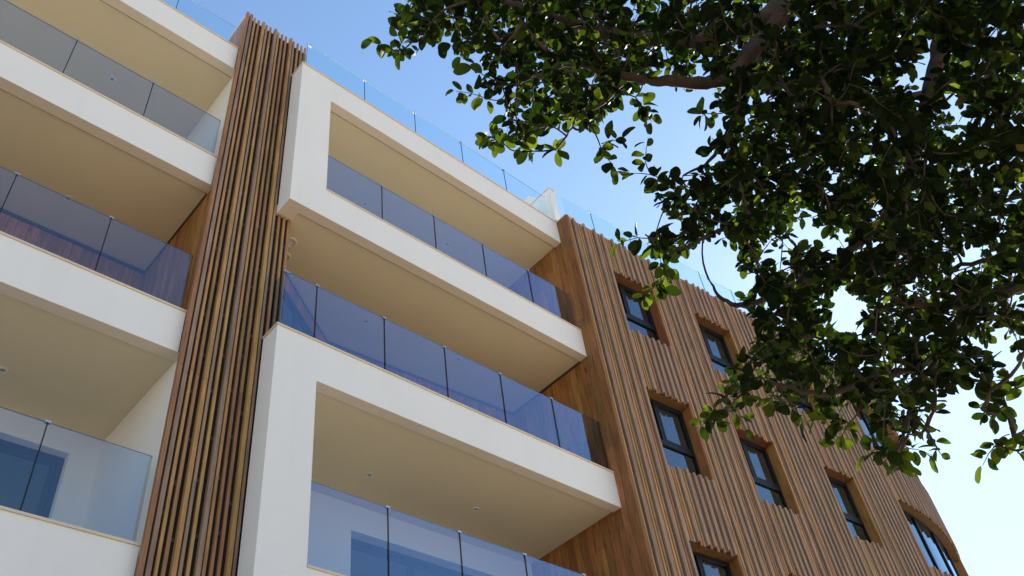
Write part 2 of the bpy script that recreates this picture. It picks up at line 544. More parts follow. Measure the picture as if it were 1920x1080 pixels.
# plank-lined level
mb = MB(); mb.box(-0.93, -0.90, YL + 0.02, 2.5, -3.5, -BAND + 0.02)
sw = mb.build('plank_wall', M_BACK, bld)
plank_run(sw, (-0.931, 2.5), (-0.931, YL + 0.02), -3.3, -BAND + 0.015, 0.15, PLANK, 31, 2.0, 3.5)
mb = MB(); mb.box(XL0, -0.93, 2.52, 2.8, -3.5, -BAND + 0.02)
sw = mb.build('plank_wall', M_BACK, bld)
plank_run(sw, (-5.5, 2.52), (-0.95, 2.52), -3.3, -BAND + 0.015, 0.15, PLANK, 32, 2.0, 3.5)
tb = MB(); tb.box(-0.962, -0.951, YL + 0.19, 2.49, -BAND - 0.04, -BAND + 0.017); tb.box(XL0, -0.963, 2.478, 2.499, -BAND - 0.04, -BAND + 0.017)
tb.build('ceiling_trim', M_DARK, bld)
# lowest level back wall with door
mb = MB()
mb.box(-1.28, -0.93, 2.5, 2.8, -7.0, zc + 0.02)
mb.box(XL0, -1.28, 2.5, 2.8, -4.02, zc + 0.02)
mb.build('back_wall', M_WHITE, bld)
patio_door(bld, (-4.4, 2.70), (-1.28, 2.70), -6.9, -4.02, 3)
mb = MB(); mb.box(XL0, -4.4, 2.5, 2.8, -7.0, -4.02); mb.build('back_wall', M_WHITE, bld)
patio_door(bld, (-6.0, 2.48), (-3.0, 2.48), -3.25, -1.02, 2)

# body behind and below
mb = MB()
mb.box(XL0, XR + 0.2, 2.85, 11.0, GROUND, ZT - 0.25)
mb.build('rear_wall', M_WHITE, bld)
mb = MB(); mb.box(XL0, -0.9, YL + 0.19, 2.90, ZTB + 0.201, ZT - 0.26); mb.box(0.60, XR, 0.19, 2.90, ZTB + 0.201, ZT - 0.26); mb.box(-0.899, 0.599, 1.1, 2.90, ZTB + 0.2, ZT - 0.262); mb.build('roof_slab', M_WHITE, bld)
mb = MB()
mb.box(0.0, XR, 0.003, 2.6, GROUND, -6.2 - BAND - 0.001)
mb.box(XL0, -0.95, YL + 0.003, 2.6, GROUND, -6.2 - BAND - 0.001)
mb.build('lower_wall', M_WHITE, bld)

# --- batten pilaster -------------------------------------------------
def batten_mesh(mat, w, t):
    me = plank_mesh(mat, w, t); me.name = 'slat'
    return me
PW = 0.050
DEEP, SHAL = 0.060, 0.030
PIL_KEY = [('R', 'd'), ('M', 'd'), ('O', 's'), ('R', 's'), ('O', 'd'), ('M', 's'), ('O', 's'), ('M', 'd'), ('O', 's'), ('R', 's'), ('R', 's'), ('O', 'd'), ('M', 's'), ('R', 's'), ('O', 's'), ('R', 's')]
PIL_X = [-0.965, -0.893, -0.812, -0.737, -0.648, -0.576, -0.499, -0.408, -0.338, -0.262, -0.183, -0.092, -0.022, 0.063, 0.142, 0.220]
MATS = {'M': M_MAUVE, 'O': M_OCHRE, 'R': M_RUST}
BAT = {(c, k): batten_mesh(MATS[c], 0.05, DEEP if k == 'd' else SHAL) for c in 'MOR' for k in 'ds'}
YB = 0.398                                                     # face of the pilaster's backing board
mb = MB()
mb.box(-0.885, 0.24, YB, 1.25, GROUND, ZT - 0.3)
mb.box(-0.96, 0.24, YB, 1.25, ZT - 0.299, 4.14)
mb.box(-0.955, -0.8855, YB + 0.001, YB + 0.018, GROUND, ZT - 0.3)
pil = mb.build('batten_pilaster', M_BACK, bld)
pb_ = MB(); pb_.box(-0.985, 0.255, YB + 0.004, 1.27, 4.142, 4.165); pb_.build('pilaster_coping', M_COPE, bld)
sp = MB()
for k in range(6):
    sp.box(-0.978, -0.9605, YB + 0.01 + k * 0.14, YB + 0.145 + k * 0.14, ZT - 0.2, 4.138)
sp.build('pilaster_side_board', M_MAUVE, bld)
rng = random.Random(5)
for i, ((c, k), x) in enumerate(zip(PIL_KEY, PIL_X)):
    top = 4.225 + 0.065 * (x + 0.97) + rng.uniform(-0.008, 0.008)
    cuts = [GROUND + 0.05, -7.9 + rng.uniform(-.3, .3), (-4.0, -5.4, -4.8)[(i // 3) % 3 if i > 4 else 0] + rng.uniform(-.06, .06), (1.53, -1.15)[1 if i in (3, 4, 5, 8, 9) else 0] + rng.uniform(-.05, .05), top]
    for z0, z1 in zip(cuts[:-1], cuts[1:]):
        link_mesh('slat', BAT[(c, k)], pil, (x, YB, z0 + Z0 + 0.0015), 0.0, (0.74 if k == 's' else 0.98, 1, z1 - z0 - 0.004))
# clips seen in the gaps
cl = MB()
for i in range(15):
    xg = (PIL_X[i] + PIL_X[i + 1]) / 2
    for q in range(9):
        zz = -6.2 + q * 1.2 + (i * 0.37) % 1.0
        if zz < 4.0:
            cl.box(xg - 0.018, xg + 0.018, YB - 0.006, YB - 0.001, zz, zz + 0.05)
co = cl.build('batten_clip', M_DARK, bld); co['kind'] = 'stuff'

# --- timber wing -----------------------------------------------------
H0 = R_(-4.0); WP0 = Vector((6.140, -0.275)); WL = 8.9; WRAD = 10.5; WEND = WL + WRAD * R_(80)
def wing(s, off=0.0):
    """plan point at arc length s, off metres out from the batten fronts; also the heading"""
    t0 = Vector((math.cos(H0), math.sin(H0)))
    if s <= WL:
        p = WP0 + t0 * s; h = H0
    else:
        ph = (s - WL) / WRAD; h = H0 + ph
        n0 = Vector((-t0.y, t0.x))
        p = WP0 + t0 * WL + t0 * (WRAD * math.sin(ph)) + n0 * (WRAD * (1 - math.cos(ph)))
    return p + Vector((math.sin(h), -math.cos(h))) * off, h
def wbox(mb, s0, s1, o0, o1, z0, z1, n=1):
    """slab following the wing, o0 inner / o1 outer offset"""
    for i in range(n):
        a, b = s0 + (s1 - s0) * i / n, s0 + (s1 - s0) * (i + 1) / n
        P = [wing(a, o1)[0], wing(b, o1)[0], wing(b, o0)[0], wing(a, o0)[0]]
        mb.prism([tuple(p) for p in P], z0, z1)
BACKOFF = -0.060
rng = random.Random(11)
seq = []                                                         # wing battens: (colour, depth, arc position)
s_ = 0.085; gap = 1; prev = None
while s_ < WEND - 0.1:
    if gap <= 0:
        seq.append(('M', 'd', s_ + 0.049)); s_ += 0.098
        gap = rng.choice((1, 2, 2, 1, 2, 1, 3)); prev = None
    else:
        c = 'R' if prev == 'O' and rng.random() < 0.7 else rng.choice('OOR')
        prev = c
        seq.append((c, 's', s_ + 0.033)); s_ += 0.066
        gap -= 1
NCOL = len(seq)
def snap(s, up):
    i = min(range(NCOL - 1), key=lambda q: abs((seq[q][2] + seq[q + 1][2]) / 2 - s))
    w = lambda q: 0.029 if seq[q][1] == 'd' else 0.0215
    return (seq[i][2] + w(i) + seq[i + 1][2] - w(i + 1)) / 2
COLS = [(1.07, 2.27), (3.54, 4.73), (6.31, 7.47), (8.98, 13.55)]
WIN_S = [(snap(a, 0), snap(b, 1)) for a, b in COLS]
ROWS = [(0.40, 2.04), (-2.70, -1.03), (-5.80, -4.13)]
# backing wall with openings
mb = MB()
edges = sorted({0.0, WEND} | {e for w in WIN_S for e in w})
for s0, s1 in zip(edges[:-1], edges[1:]):
    inw = any(w[0] - 1e-6 <= s0 and s1 <= w[1] + 1e-6 for w in WIN_S)
    n = max(1, int((s1 - s0) / 0.5)) if s1 > WL else 1
    zs = [GROUND, ZT - 0.03]
    if inw:
        iv = [(GROUND, ROWS[2][0] - 0.002), (ROWS[2][1] + 0.002, ROWS[1][0] - 0.002), (ROWS[1][1] + 0.002, ROWS[0][0] - 0.002), (ROWS[0][1] + 0.002, ZT - 0.03)]
    else:
        iv = [(GROUND, ZT - 0.03)]
    for z0, z1 in iv:
        wbox(mb, s0, s1, BACKOFF - 0.25, BACKOFF, z0, z1, n)
wg = mb.build('batten_wing', M_BACK, bld)
# corner board and coping
mb = MB(); wbox(mb, -0.018, 0.055, BACKOFF + 0.001, 0.012, -8.0, ZT + 0.028); mb.build('corner_board', M_JAMB, bld)
mb = MB(); wbox(mb, 0.06, WEND, BACKOFF - 0.27, BACKOFF + 0.01, ZT - 0.029, ZT - 0.004, 60); mb.build('coping', M_COPE, bld)
# battens
rng = random.Random(12)
far = {c: MB() for c in 'MOR'}
n_ind = 0
def far_batten(mb, s, k, z0, z1):
    w = 0.058 if k == 'd' else 0.043; t = DEEP if k == 'd' else SHAL
    wbox(mb, s - w / 2, s + w / 2, BACKOFF + 0.001, BACKOFF + t, z0, z1)
for i in range(NCOL):
    c, k, s = seq[i]
    top = ZT + 0.02 + rng.uniform(-0.006, 0.006)
    iv = [(-9.0, top)]
    for w in WIN_S:
        if w[0] < s < w[1]:
            j = lambda: rng.uniform(-0.022, 0.022)
            iv = [(-9.0, ROWS[2][0] + j()), (ROWS[2][1] + j(), ROWS[1][0] + j()), (ROWS[1][1] + j(), ROWS[0][0] + j()), (ROWS[0][1] + j(), top)]
    if k == 'd':                                                 # deep battens are cut a little higher at heads, sills and roof edge
        iv = [(z0 + (0.035 if z0 > -8.5 else 0), z1 + 0.03) for z0, z1 in iv]
    for z0, z1 in iv:
        if n_ind < 228 and s < WL + 1.5:
            p, h = wing(s, BACKOFF)
            link_mesh('slat', BAT[(c, k)], wg, (p.x, p.y, z0 + Z0), h, (1.16 if k == 'd' else 0.86, 1, z1 - z0))
            n_ind += 1
        else:
            far_batten(far[c], s, k, z0, z1)
for c in 'MOR':
    if far[c].v:
        o = far[c].build('slat', MATS[c], wg); o['kind'] = 'stuff'
# roof of wing and terrace floor
poly = [tuple(wing(WEND * i / 40, BACKOFF - 0.26)[0]) for i in range(41)] + [(wing(WEND)[0].x - 1.0, 14.0), (6.35, 14.0)]
mb = MB(); mb.prism(poly, ZT - 0.35, ZT - 0.06); mb.build('roof_slab', M_WHITE, bld)

# windows of the wing
FO = -0.235                                                       # frame front, inward of the batten fronts
def wing_window(s0, s1, z0, z1, curved=False):
    n = 10 if curved else 1
    D = -0.30
    # timber lined reveal
    fr = MB(); t = 0.055
    zf0 = z0 - 0.10                                              # frame runs down behind the battens' tops
    wbox(fr, s0 + 0.004, s0 + t, FO - 0.06, FO, zf0, z1 - 0.004)
    wbox(fr, s1 - t, s1 - 0.004, FO - 0.06, FO, zf0, z1 - 0.004)
    wbox(fr, s0 + t, s1 - t, FO - 0.06, FO, z1 - t - 0.01, z1 - 0.004, n)
    wbox(fr, s0 + t, s1 - t, FO - 0.06, FO, zf0, zf0 + t, n)
    win = fr.build('window', M_FRAME, bld)
    W = s1 - s0
    zt_ = z0 + (z1 - z0) * 0.405
    inner = MB()
    rv = MB()
    wbox(rv, s0 - 0.012, s0 + 0.003, FO - 0.06, BACKOFF - 0.004, z0 - 0.1, z1)
    rv.build('reveal_lining', M_JAMB, win); rv = MB()
    wbox(rv, s1 - 0.003, s1 + 0.012, FO - 0.06, BACKOFF + 0.018, z0 - 0.1, z1)
    rv.build('reveal_lining', M_JAMB, win)
    hv = MB(); wbox(hv, s0 + 0.004, s1 - 0.004, FO - 0.06, BACKOFF - 0.006, z1 - 0.0035, z1 + 0.012, n); hv.build('head_lining', M_HEAD, win)
    if not curved:
        sm = s0 + W * 0.33
        bars = MB()
        wbox(bars, s0 + t, s1 - t, FO - 0.05, FO + 0.012, zt_ - 0.05, zt_ + 0.05)
        bars.build('transom', M_FRAME, win); bars = MB()
        wbox(bars, sm - 0.032, sm + 0.032, FO - 0.05, FO + 0.010, zt_ + 0.05, z1 - t - 0.01)
        bars.build('mullion', M_FRAME, win)
        sh = MB(); q = 0.042
        a, b = sm + 0.034, s1 - t - 0.002
        wbox(sh, a, a + q, FO - 0.045, FO + 0.014, zt_ + 0.052, z1 - t - 0.012); wbox(sh, b - q, b, FO - 0.045, FO + 0.014, zt_ + 0.052, z1 - t - 0.012)
        wbox(sh, a + q, b - q, FO - 0.045, FO + 0.014, zt_ + 0.052, zt_ + 0.052 + q); wbox(sh, a + q, b - q, FO - 0.045, FO + 0.014, z1 - t - 0.012 - q, z1 - t - 0.012)
        sh.build('sash', M_FRAME, win)
        for (a, b, za, zb) in ((s0 + t, sm - 0.032, zt_ + 0.05, z1 - t - 0.01), (sm + 0.076, s1 - t - 0.044, zt_ + 0.094, z1 - t - 0.054), (s0 + t, s1 - t, zf0 + t, zt_ - 0.05)):
            gl = MB(); wbox(gl, a, b, FO - 0.032, FO - 0.024, za, zb); gl.build('pane', M_WINGL, win)
    else:
        k = 4
        for q in range(1, k):
            sm = s0 + W * q / k
            bars = MB(); wbox(bars, sm - 0.035, sm + 0.035, FO - 0.05, FO + 0.012, zf0 + t, z1 - t - 0.01)
            bars.build('mullion', M_FRAME, win)
        for q in range(k):
            a, b = s0 + W * q / k + (t if q == 0 else 0.036), s0 + W * (q + 1) / k - (t if q == k - 1 else 0.036)
            gl = MB(); wbox(gl, a, b, FO - 0.032, FO - 0.024, zf0 + t, z1 - t - 0.01, 3); gl.build('pane', M_WINGL, win)
    rm = MB(); wbox(rm, s0 + 0.01, s1 - 0.01, FO - 0.75, FO - 0.70, z0 - 0.2, z1 + 0.1, n); rm.build('dim_interior', M_ROOM, win)
for (z0, z1) in ROWS:
    for k, (s0, s1) in enumerate(WIN_S):
        wing_window(s0, s1, z0, z1, k == 3)

# ------------------------------------------------------------------ terrace divider wall and hood
tw = thing('divider_wall', (6.16, 0.6, Z0 + ZT), 'white wall dividing the roof terraces at the end of the top parapet', 'wall')
mb = MB(); mb.box(6.075, 6.235, -0.04, 2.6, ZT + 0.032, 4.14); mb.build('wall_body', M_WHITE, tw)
mb = MB(); mb.box(6.06, 6.25, -0.055, 2.62, 4.142, 4.168); mb.build('coping', M_COPE, tw)

hd = thing('roof_hood', (6.75, 1.3, Z0 + ZT), 'rounded white hood rising behind the white divider wall of the roof terraces', 'hood')
mb = MB()
prof = [(0.52 * math.cos(math.pi * k / 14), 0.46 * math.sin(math.pi * k / 14)) for k in range(15)]
for (a, za), (b, zb) in zip(prof[:-1], prof[1:]):
    mb.hexa([(7.02 + b, 1.0, 5.02), (7.02 + a, 1.0, 5.02), (7.02 + a, 1.75, 5.02), (7.02 + b, 1.75, 5.02),
             (7.02 + b, 1.0, 5.02 + zb + 0.002), (7.02 + a, 1.0, 5.02 + za + 0.002), (7.02 + a, 1.75, 5.02 + za + 0.002), (7.02 + b, 1.75, 5.02 + zb + 0.002)])
mb.build('curved_cover', M_WHITE, hd)
mb = MB(); mb.box(6.53, 7.51, 1.02, 1.73, ZT - 0.06, 5.018); mb.build('base_box', M_WHITE, hd)

# ------------------------------------------------------------------ glass railings
def railing(label, segs, posts, z0, z1, y, ret=None, pfun=None, gmat=None, pw=0.0055, group='glass railings of the balconies and terraces'):
    """segs: pane edges along x; posts: joints that carry a post and clip"""
    pf = pfun or (lambda x, o: Vector((x, y - o)))
    x0, x1 = segs[0][0], segs[-1][1]
    c = pf((x0 + x1) / 2, 0)
    t = thing('glass_railing', (c.x, c.y, Z0 + z0), label, 'railing', group)
    def B(mb, a, b, o0, o1, za, zb):
        mb.prism([tuple(pf(a, o1)), tuple(pf(b, o1)), tuple(pf(b, o0)), tuple(pf(a, o0))], za, zb)
    for a, b in segs:
        mb = MB(); B(mb, a + 0.004, b - 0.004, -0.006, 0.006, z0, z1); gp = mb.build('glass_pane', gmat or M_RAILGL, t)
        eb = MB(); B(eb, a + 0.004, b - 0.004, -0.0055, 0.0055, z1 + 0.0004, z1 + 0.0020); eb.build('glass_edge', M_EDGEL if gmat is M_ROOFGL else M_EDGE, gp)
    for x in posts:
        mb = MB(); B(mb, x - pw, x + pw, 0.0068, 0.018, z0, z1 - 0.013); ps = mb.build('post', M_POST, t)
        cb = MB(); B(cb, x - 0.030, x + 0.030, -0.016, 0.022, z1 - 0.012, z1 + 0.010); cb.build('clip', M_CLIP, ps)
    if ret:
        rx, ry0, ry1, clip = ret
        mb = MB(); mb.box(rx - 0.006, rx + 0.006, ry0, ry1, z0, z1); mb.build('glass_pane', gmat or M_RAILGL, t)
        eb = MB(); eb.box(rx - 0.008, rx - 0.0065, ry0 - 0.002, ry0 + 0.010, z0, z1); eb.build('glass_edge', M_EDGE, t)
        if clip:
            cb = MB(); cb.box(rx - 0.02, rx + 0.07, ry0 - 0.02, ry0 + 0.02, z1 - 0.01, z1 + 0.014); cb.build('clip', M_CLIP, t)
    return t
def seglist(x0, joints, x1):
    e = [x0] + joints + [x1]
    return list(zip(e[:-1], e[1:]))
J = [1.668, 2.763, 3.870, 4.983]
railing('clear glass railing of the top central balcony inside the white surround', seglist(0.60, J, 6.09), J, 0.026, 0.975, 0.06)
railing('clear glass railing of the middle central balcony with a return pane beside slats', seglist(0.075, [0.556] + J, 6.08), [0.556] + J + [6.072], -3.072, -2.045, 0.06, (0.07, 0.075, 0.345, True))
railing('clear glass railing of the lowest central balcony in front of a wide glazed door', seglist(0.60, J, 6.09), J, -6.174, -5.12, 0.06)
JT = [1.345, 2.515, 3.684, 4.838]
railing('clear glass railing along the roof terrace above the central balconies, sky behind it', seglist(0.135, JT, 6.05), JT, ZT + 0.029, 3.962, 0.10, (0.13, 0.115, 0.60, True), None, M_ROOFGL, 0.004)
JL = [-6.5, -5.4, -4.3, -3.2, -2.088]
railing('clear glass railing of the top left balcony, grey ceiling behind it', seglist(-7.6, JL, -1.005), JL, 0.029, 0.99, 0.50, None, None, M_RAILGL_CLEAR)
railing('clear glass railing of the left balcony lined with dark planks', seglist(-7.6, JL, -1.005), JL, -3.071, -2.055, 0.50, None, None, M_RAILGL_CLEAR)
railing('clear glass railing of the lowest left balcony before a white wall and dark door', seglist(-7.6, JL, -1.010), JL, -6.171, -5.14, 0.50, None, None, M_RAILGL_CLEAR)
railing('clear glass railing of the roof terrace left of the batten pilaster', seglist(-7.6, JL, -1.055), JL, ZT + 0.029, 3.87, 0.55, None, None, M_ROOFGL, 0.004)
JW = [0.98 + 1.17 * k for k in range(12)]
railing('clear glass railing on the roof edge above the curved timber wing', seglist(0.14, JW, JW[-1] + 1.17), JW, ZT + 0.0, 3.93, 0.0, None, lambda s, o: wing(s, o - 0.14)[0], M_ROOFGL, 0.004)

# ------------------------------------------------------------------ ceiling fittings
def disc(mb, cx, cy, r0, r1, z0, z1, n=24):
    """ring between radii r0 and r1"""
    for i in range(n):
        a, b = 2 * math.pi * i / n, 2 * math.pi * (i + 1) / n
        P = lambda r, t: (cx + r * math.cos(t), cy + r * math.sin(t))
        if r0 > 0:
            mb.prism([P(r0, a), P(r1, a), P(r1, b), P(r0, b)], z0, z1)
        else:
            mb.prism([(cx, cy), P(r1, a), P(r1, b)], z0, z1)
def downlight(x, y, zb, label):
    z = zb + 0.018
    t = thing('downlight', (x, y, Z0 + z), label, 'ceiling light', 'round downlights in the balcony ceilings')
    mb = MB(); disc(mb, x, y, 0.030, 0.058, z - 0.009, z - 0.001); mb.build('trim_ring', M_LAMP, t)
    mb = MB(); disc(mb, x, y, 0, 0.0295, z - 0.0035, z - 0.0012); mb.build('lens', M_LAMPIN, t)
downlight(2.37, 1.52, ZTB, 'round white downlight in the top central balcony ceiling, nearer the batten pilaster')
downlight(4.28, 1.40, ZTB, 'round white downlight in the top central balcony ceiling, nearer the plank wall')
downlight(2.38, 1.50, -BAND, 'round white downlight in the middle central balcony ceiling, nearer the batten pilaster')
downlight(4.25, 1.37, -BAND, 'round white downlight in the middle central balcony ceiling, nearer the plank wall')
downlight(2.33, 1.34, zc, 'round white downlight in the lowest central balcony ceiling, nearer the white upright')
downlight(4.20, 1.24, zc, 'round white downlight in the lowest central balcony ceiling, nearer the plank wall')
downlight(-2.405, 1.80, ZTB, 'round white downlight in the top left balcony ceiling, seen through the glass railing')
downlight(-2.40, 1.80, -BAND, 'round white downlight above the railing of the plank lined left balcony')
downlight(-2.41, 1.81, zc, 'round white downlight in the lowest left balcony ceiling at the picture edge')
def vent(x, y, zb, label):
    z = zb + 0.018
    t = thing('ceiling_vent', (x, y, Z0 + z), label, 'vent', 'round vents in the ceiling beside the batten pilaster')
    mb = MB(); disc(mb, x, y, 0.078, 0.095, z - 0.022, z - 0.001); mb.build('rim', M_LAMP, t)
    mb = MB(); disc(mb, x, y, 0, 0.0775, z - 0.006, z - 0.002); mb.build('cover_disc', M_LIP, t)
    mb = MB(); mb.box(x - 0.077, x + 0.077, y - 0.004, y + 0.004, z - 0.012, z - 0.0065); mb.build('cross_bar', M_LAMP, t)
vent(0.455, 0.726, -BAND, 'round white ceiling vent nearer the balcony front, its whole disc in view')
vent(0.54, 1.03, -BAND, 'round white ceiling vent further back, half hidden by the batten pilaster')
#TREE
# ------------------------------------------------------------------ the tree
# limbs: centre lines in world metres with start and end radius; sprays: where leafy twig ends sit in the crown
LIMBS = [
    ([(-1.44,-8.19,5.88),(-1.16,-7.72,5.89),(-1.01,-7.32,5.92),(-0.94,-7.0,5.85),(-1.01,-6.85,5.77),(-1.16,-6.65,5.71),(-1.36,-6.48,5.69),(-1.6,-6.35,5.68),(-1.75,-6.27,5.68),(-1.9,-6.23,5.69),(-2.12,-6.11,5.75),(-2.28,-5.99,5.89),(-2.43,-5.83,6.0)], 0.060, 0.012),
    ([(-1.16,-7.72,5.89),(-1.13,-7.21,5.63),(-1.09,-6.91,5.52),(-1.18,-6.78,5.38),(-1.22,-6.66,5.26),(-1.34,-6.56,5.2),(-1.5,-6.47,5.17),(-1.64,-6.39,5.17),(-1.8,-6.3,5.19),(-1.94,-6.2,5.23),(-2.04,-6.02,5.22)], 0.050, 0.008),
    ([(-1.69,-6.36,5.17),(-1.72,-6.21,5.11),(-1.79,-6.11,5.05),(-1.81,-6.02,4.97)], 0.012, 0.004),
    ([(-1.15,-6.7,5.28),(-1.17,-6.7,5.17),(-1.15,-6.76,5.1),(-1.16,-6.82,5.05)], 0.016, 0.011),
    ([(-1.44,-8.19,5.88),(-0.64,-8.02,6.11),(-0.12,-7.73,6.11),(0.04,-7.41,5.86),(0.09,-7.2,5.66),(0.15,-6.98,5.44),(0.17,-6.77,5.24),(0.15,-6.61,5.15),(0.11,-6.43,5.08),(0.0,-6.2,4.97),(-0.15,-5.98,4.91),(-0.39,-5.86,4.8),(-0.47,-5.82,4.87),(-0.53,-5.83,4.94)], 0.055, 0.004),
    ([(0.17,-6.77,5.24),(0.17,-6.66,5.07),(0.18,-6.52,4.94),(0.2,-6.42,4.81),(0.18,-6.32,4.64)], 0.020, 0.006),
    ([(0.08,-7.21,5.67),(-0.28,-6.9,5.57),(-0.48,-6.67,5.31),(-0.58,-6.54,5.09),(-0.71,-6.35,4.88),(-0.96,-6.12,4.76),(-1.1,-5.97,4.68),(-1.25,-5.94,4.73)], 0.022, 0.004),
    ([(-1.44,-8.19,5.88),(-0.61,-8.28,4.98),(-0.02,-7.96,4.54),(0.26,-7.47,4.37),(0.25,-7.17,4.37),(0.23,-6.96,4.38),(0.19,-6.79,4.41),(0.13,-6.64,4.45),(0.01,-6.52,4.51),(-0.08,-6.41,4.49)], 0.060, 0.006),
    ([(0.25,-7.17,4.37),(0.24,-7.05,4.55),(0.17,-6.83,4.62),(0.18,-6.62,4.72)], 0.018, 0.006),
    ([(0.19,-6.79,4.41),(0.04,-6.59,4.21),(-0.13,-6.47,4.05),(-0.28,-6.31,4.03),(-0.44,-6.11,3.99),(-0.65,-6.0,4.04),(-0.79,-5.9,3.98),(-0.81,-5.75,3.92)], 0.020, 0.003),
    ([(0.04,-6.59,4.21),(-0.09,-6.44,3.99),(-0.16,-6.33,3.85),(-0.21,-6.25,3.7),(-0.23,-6.2,3.7)], 0.014, 0.003),
    ([(0.26,-7.47,4.37),(0.06,-7.09,3.92),(-0.05,-6.83,3.64),(-0.13,-6.68,3.53),(-0.15,-6.58,3.53)], 0.018, 0.003),
    ([(-0.94,-7.0,5.85),(-0.92,-6.49,5.38),(-0.95,-6.27,5.21),(-1.06,-6.15,5.12)], 0.018, 0.004),
    ([(-0.12,-7.73,6.11),(-0.04,-7.55,5.51),(0.07,-7.35,5.11),(0.12,-7.05,4.88),(0.19,-6.99,4.61)], 0.022, 0.006),
]
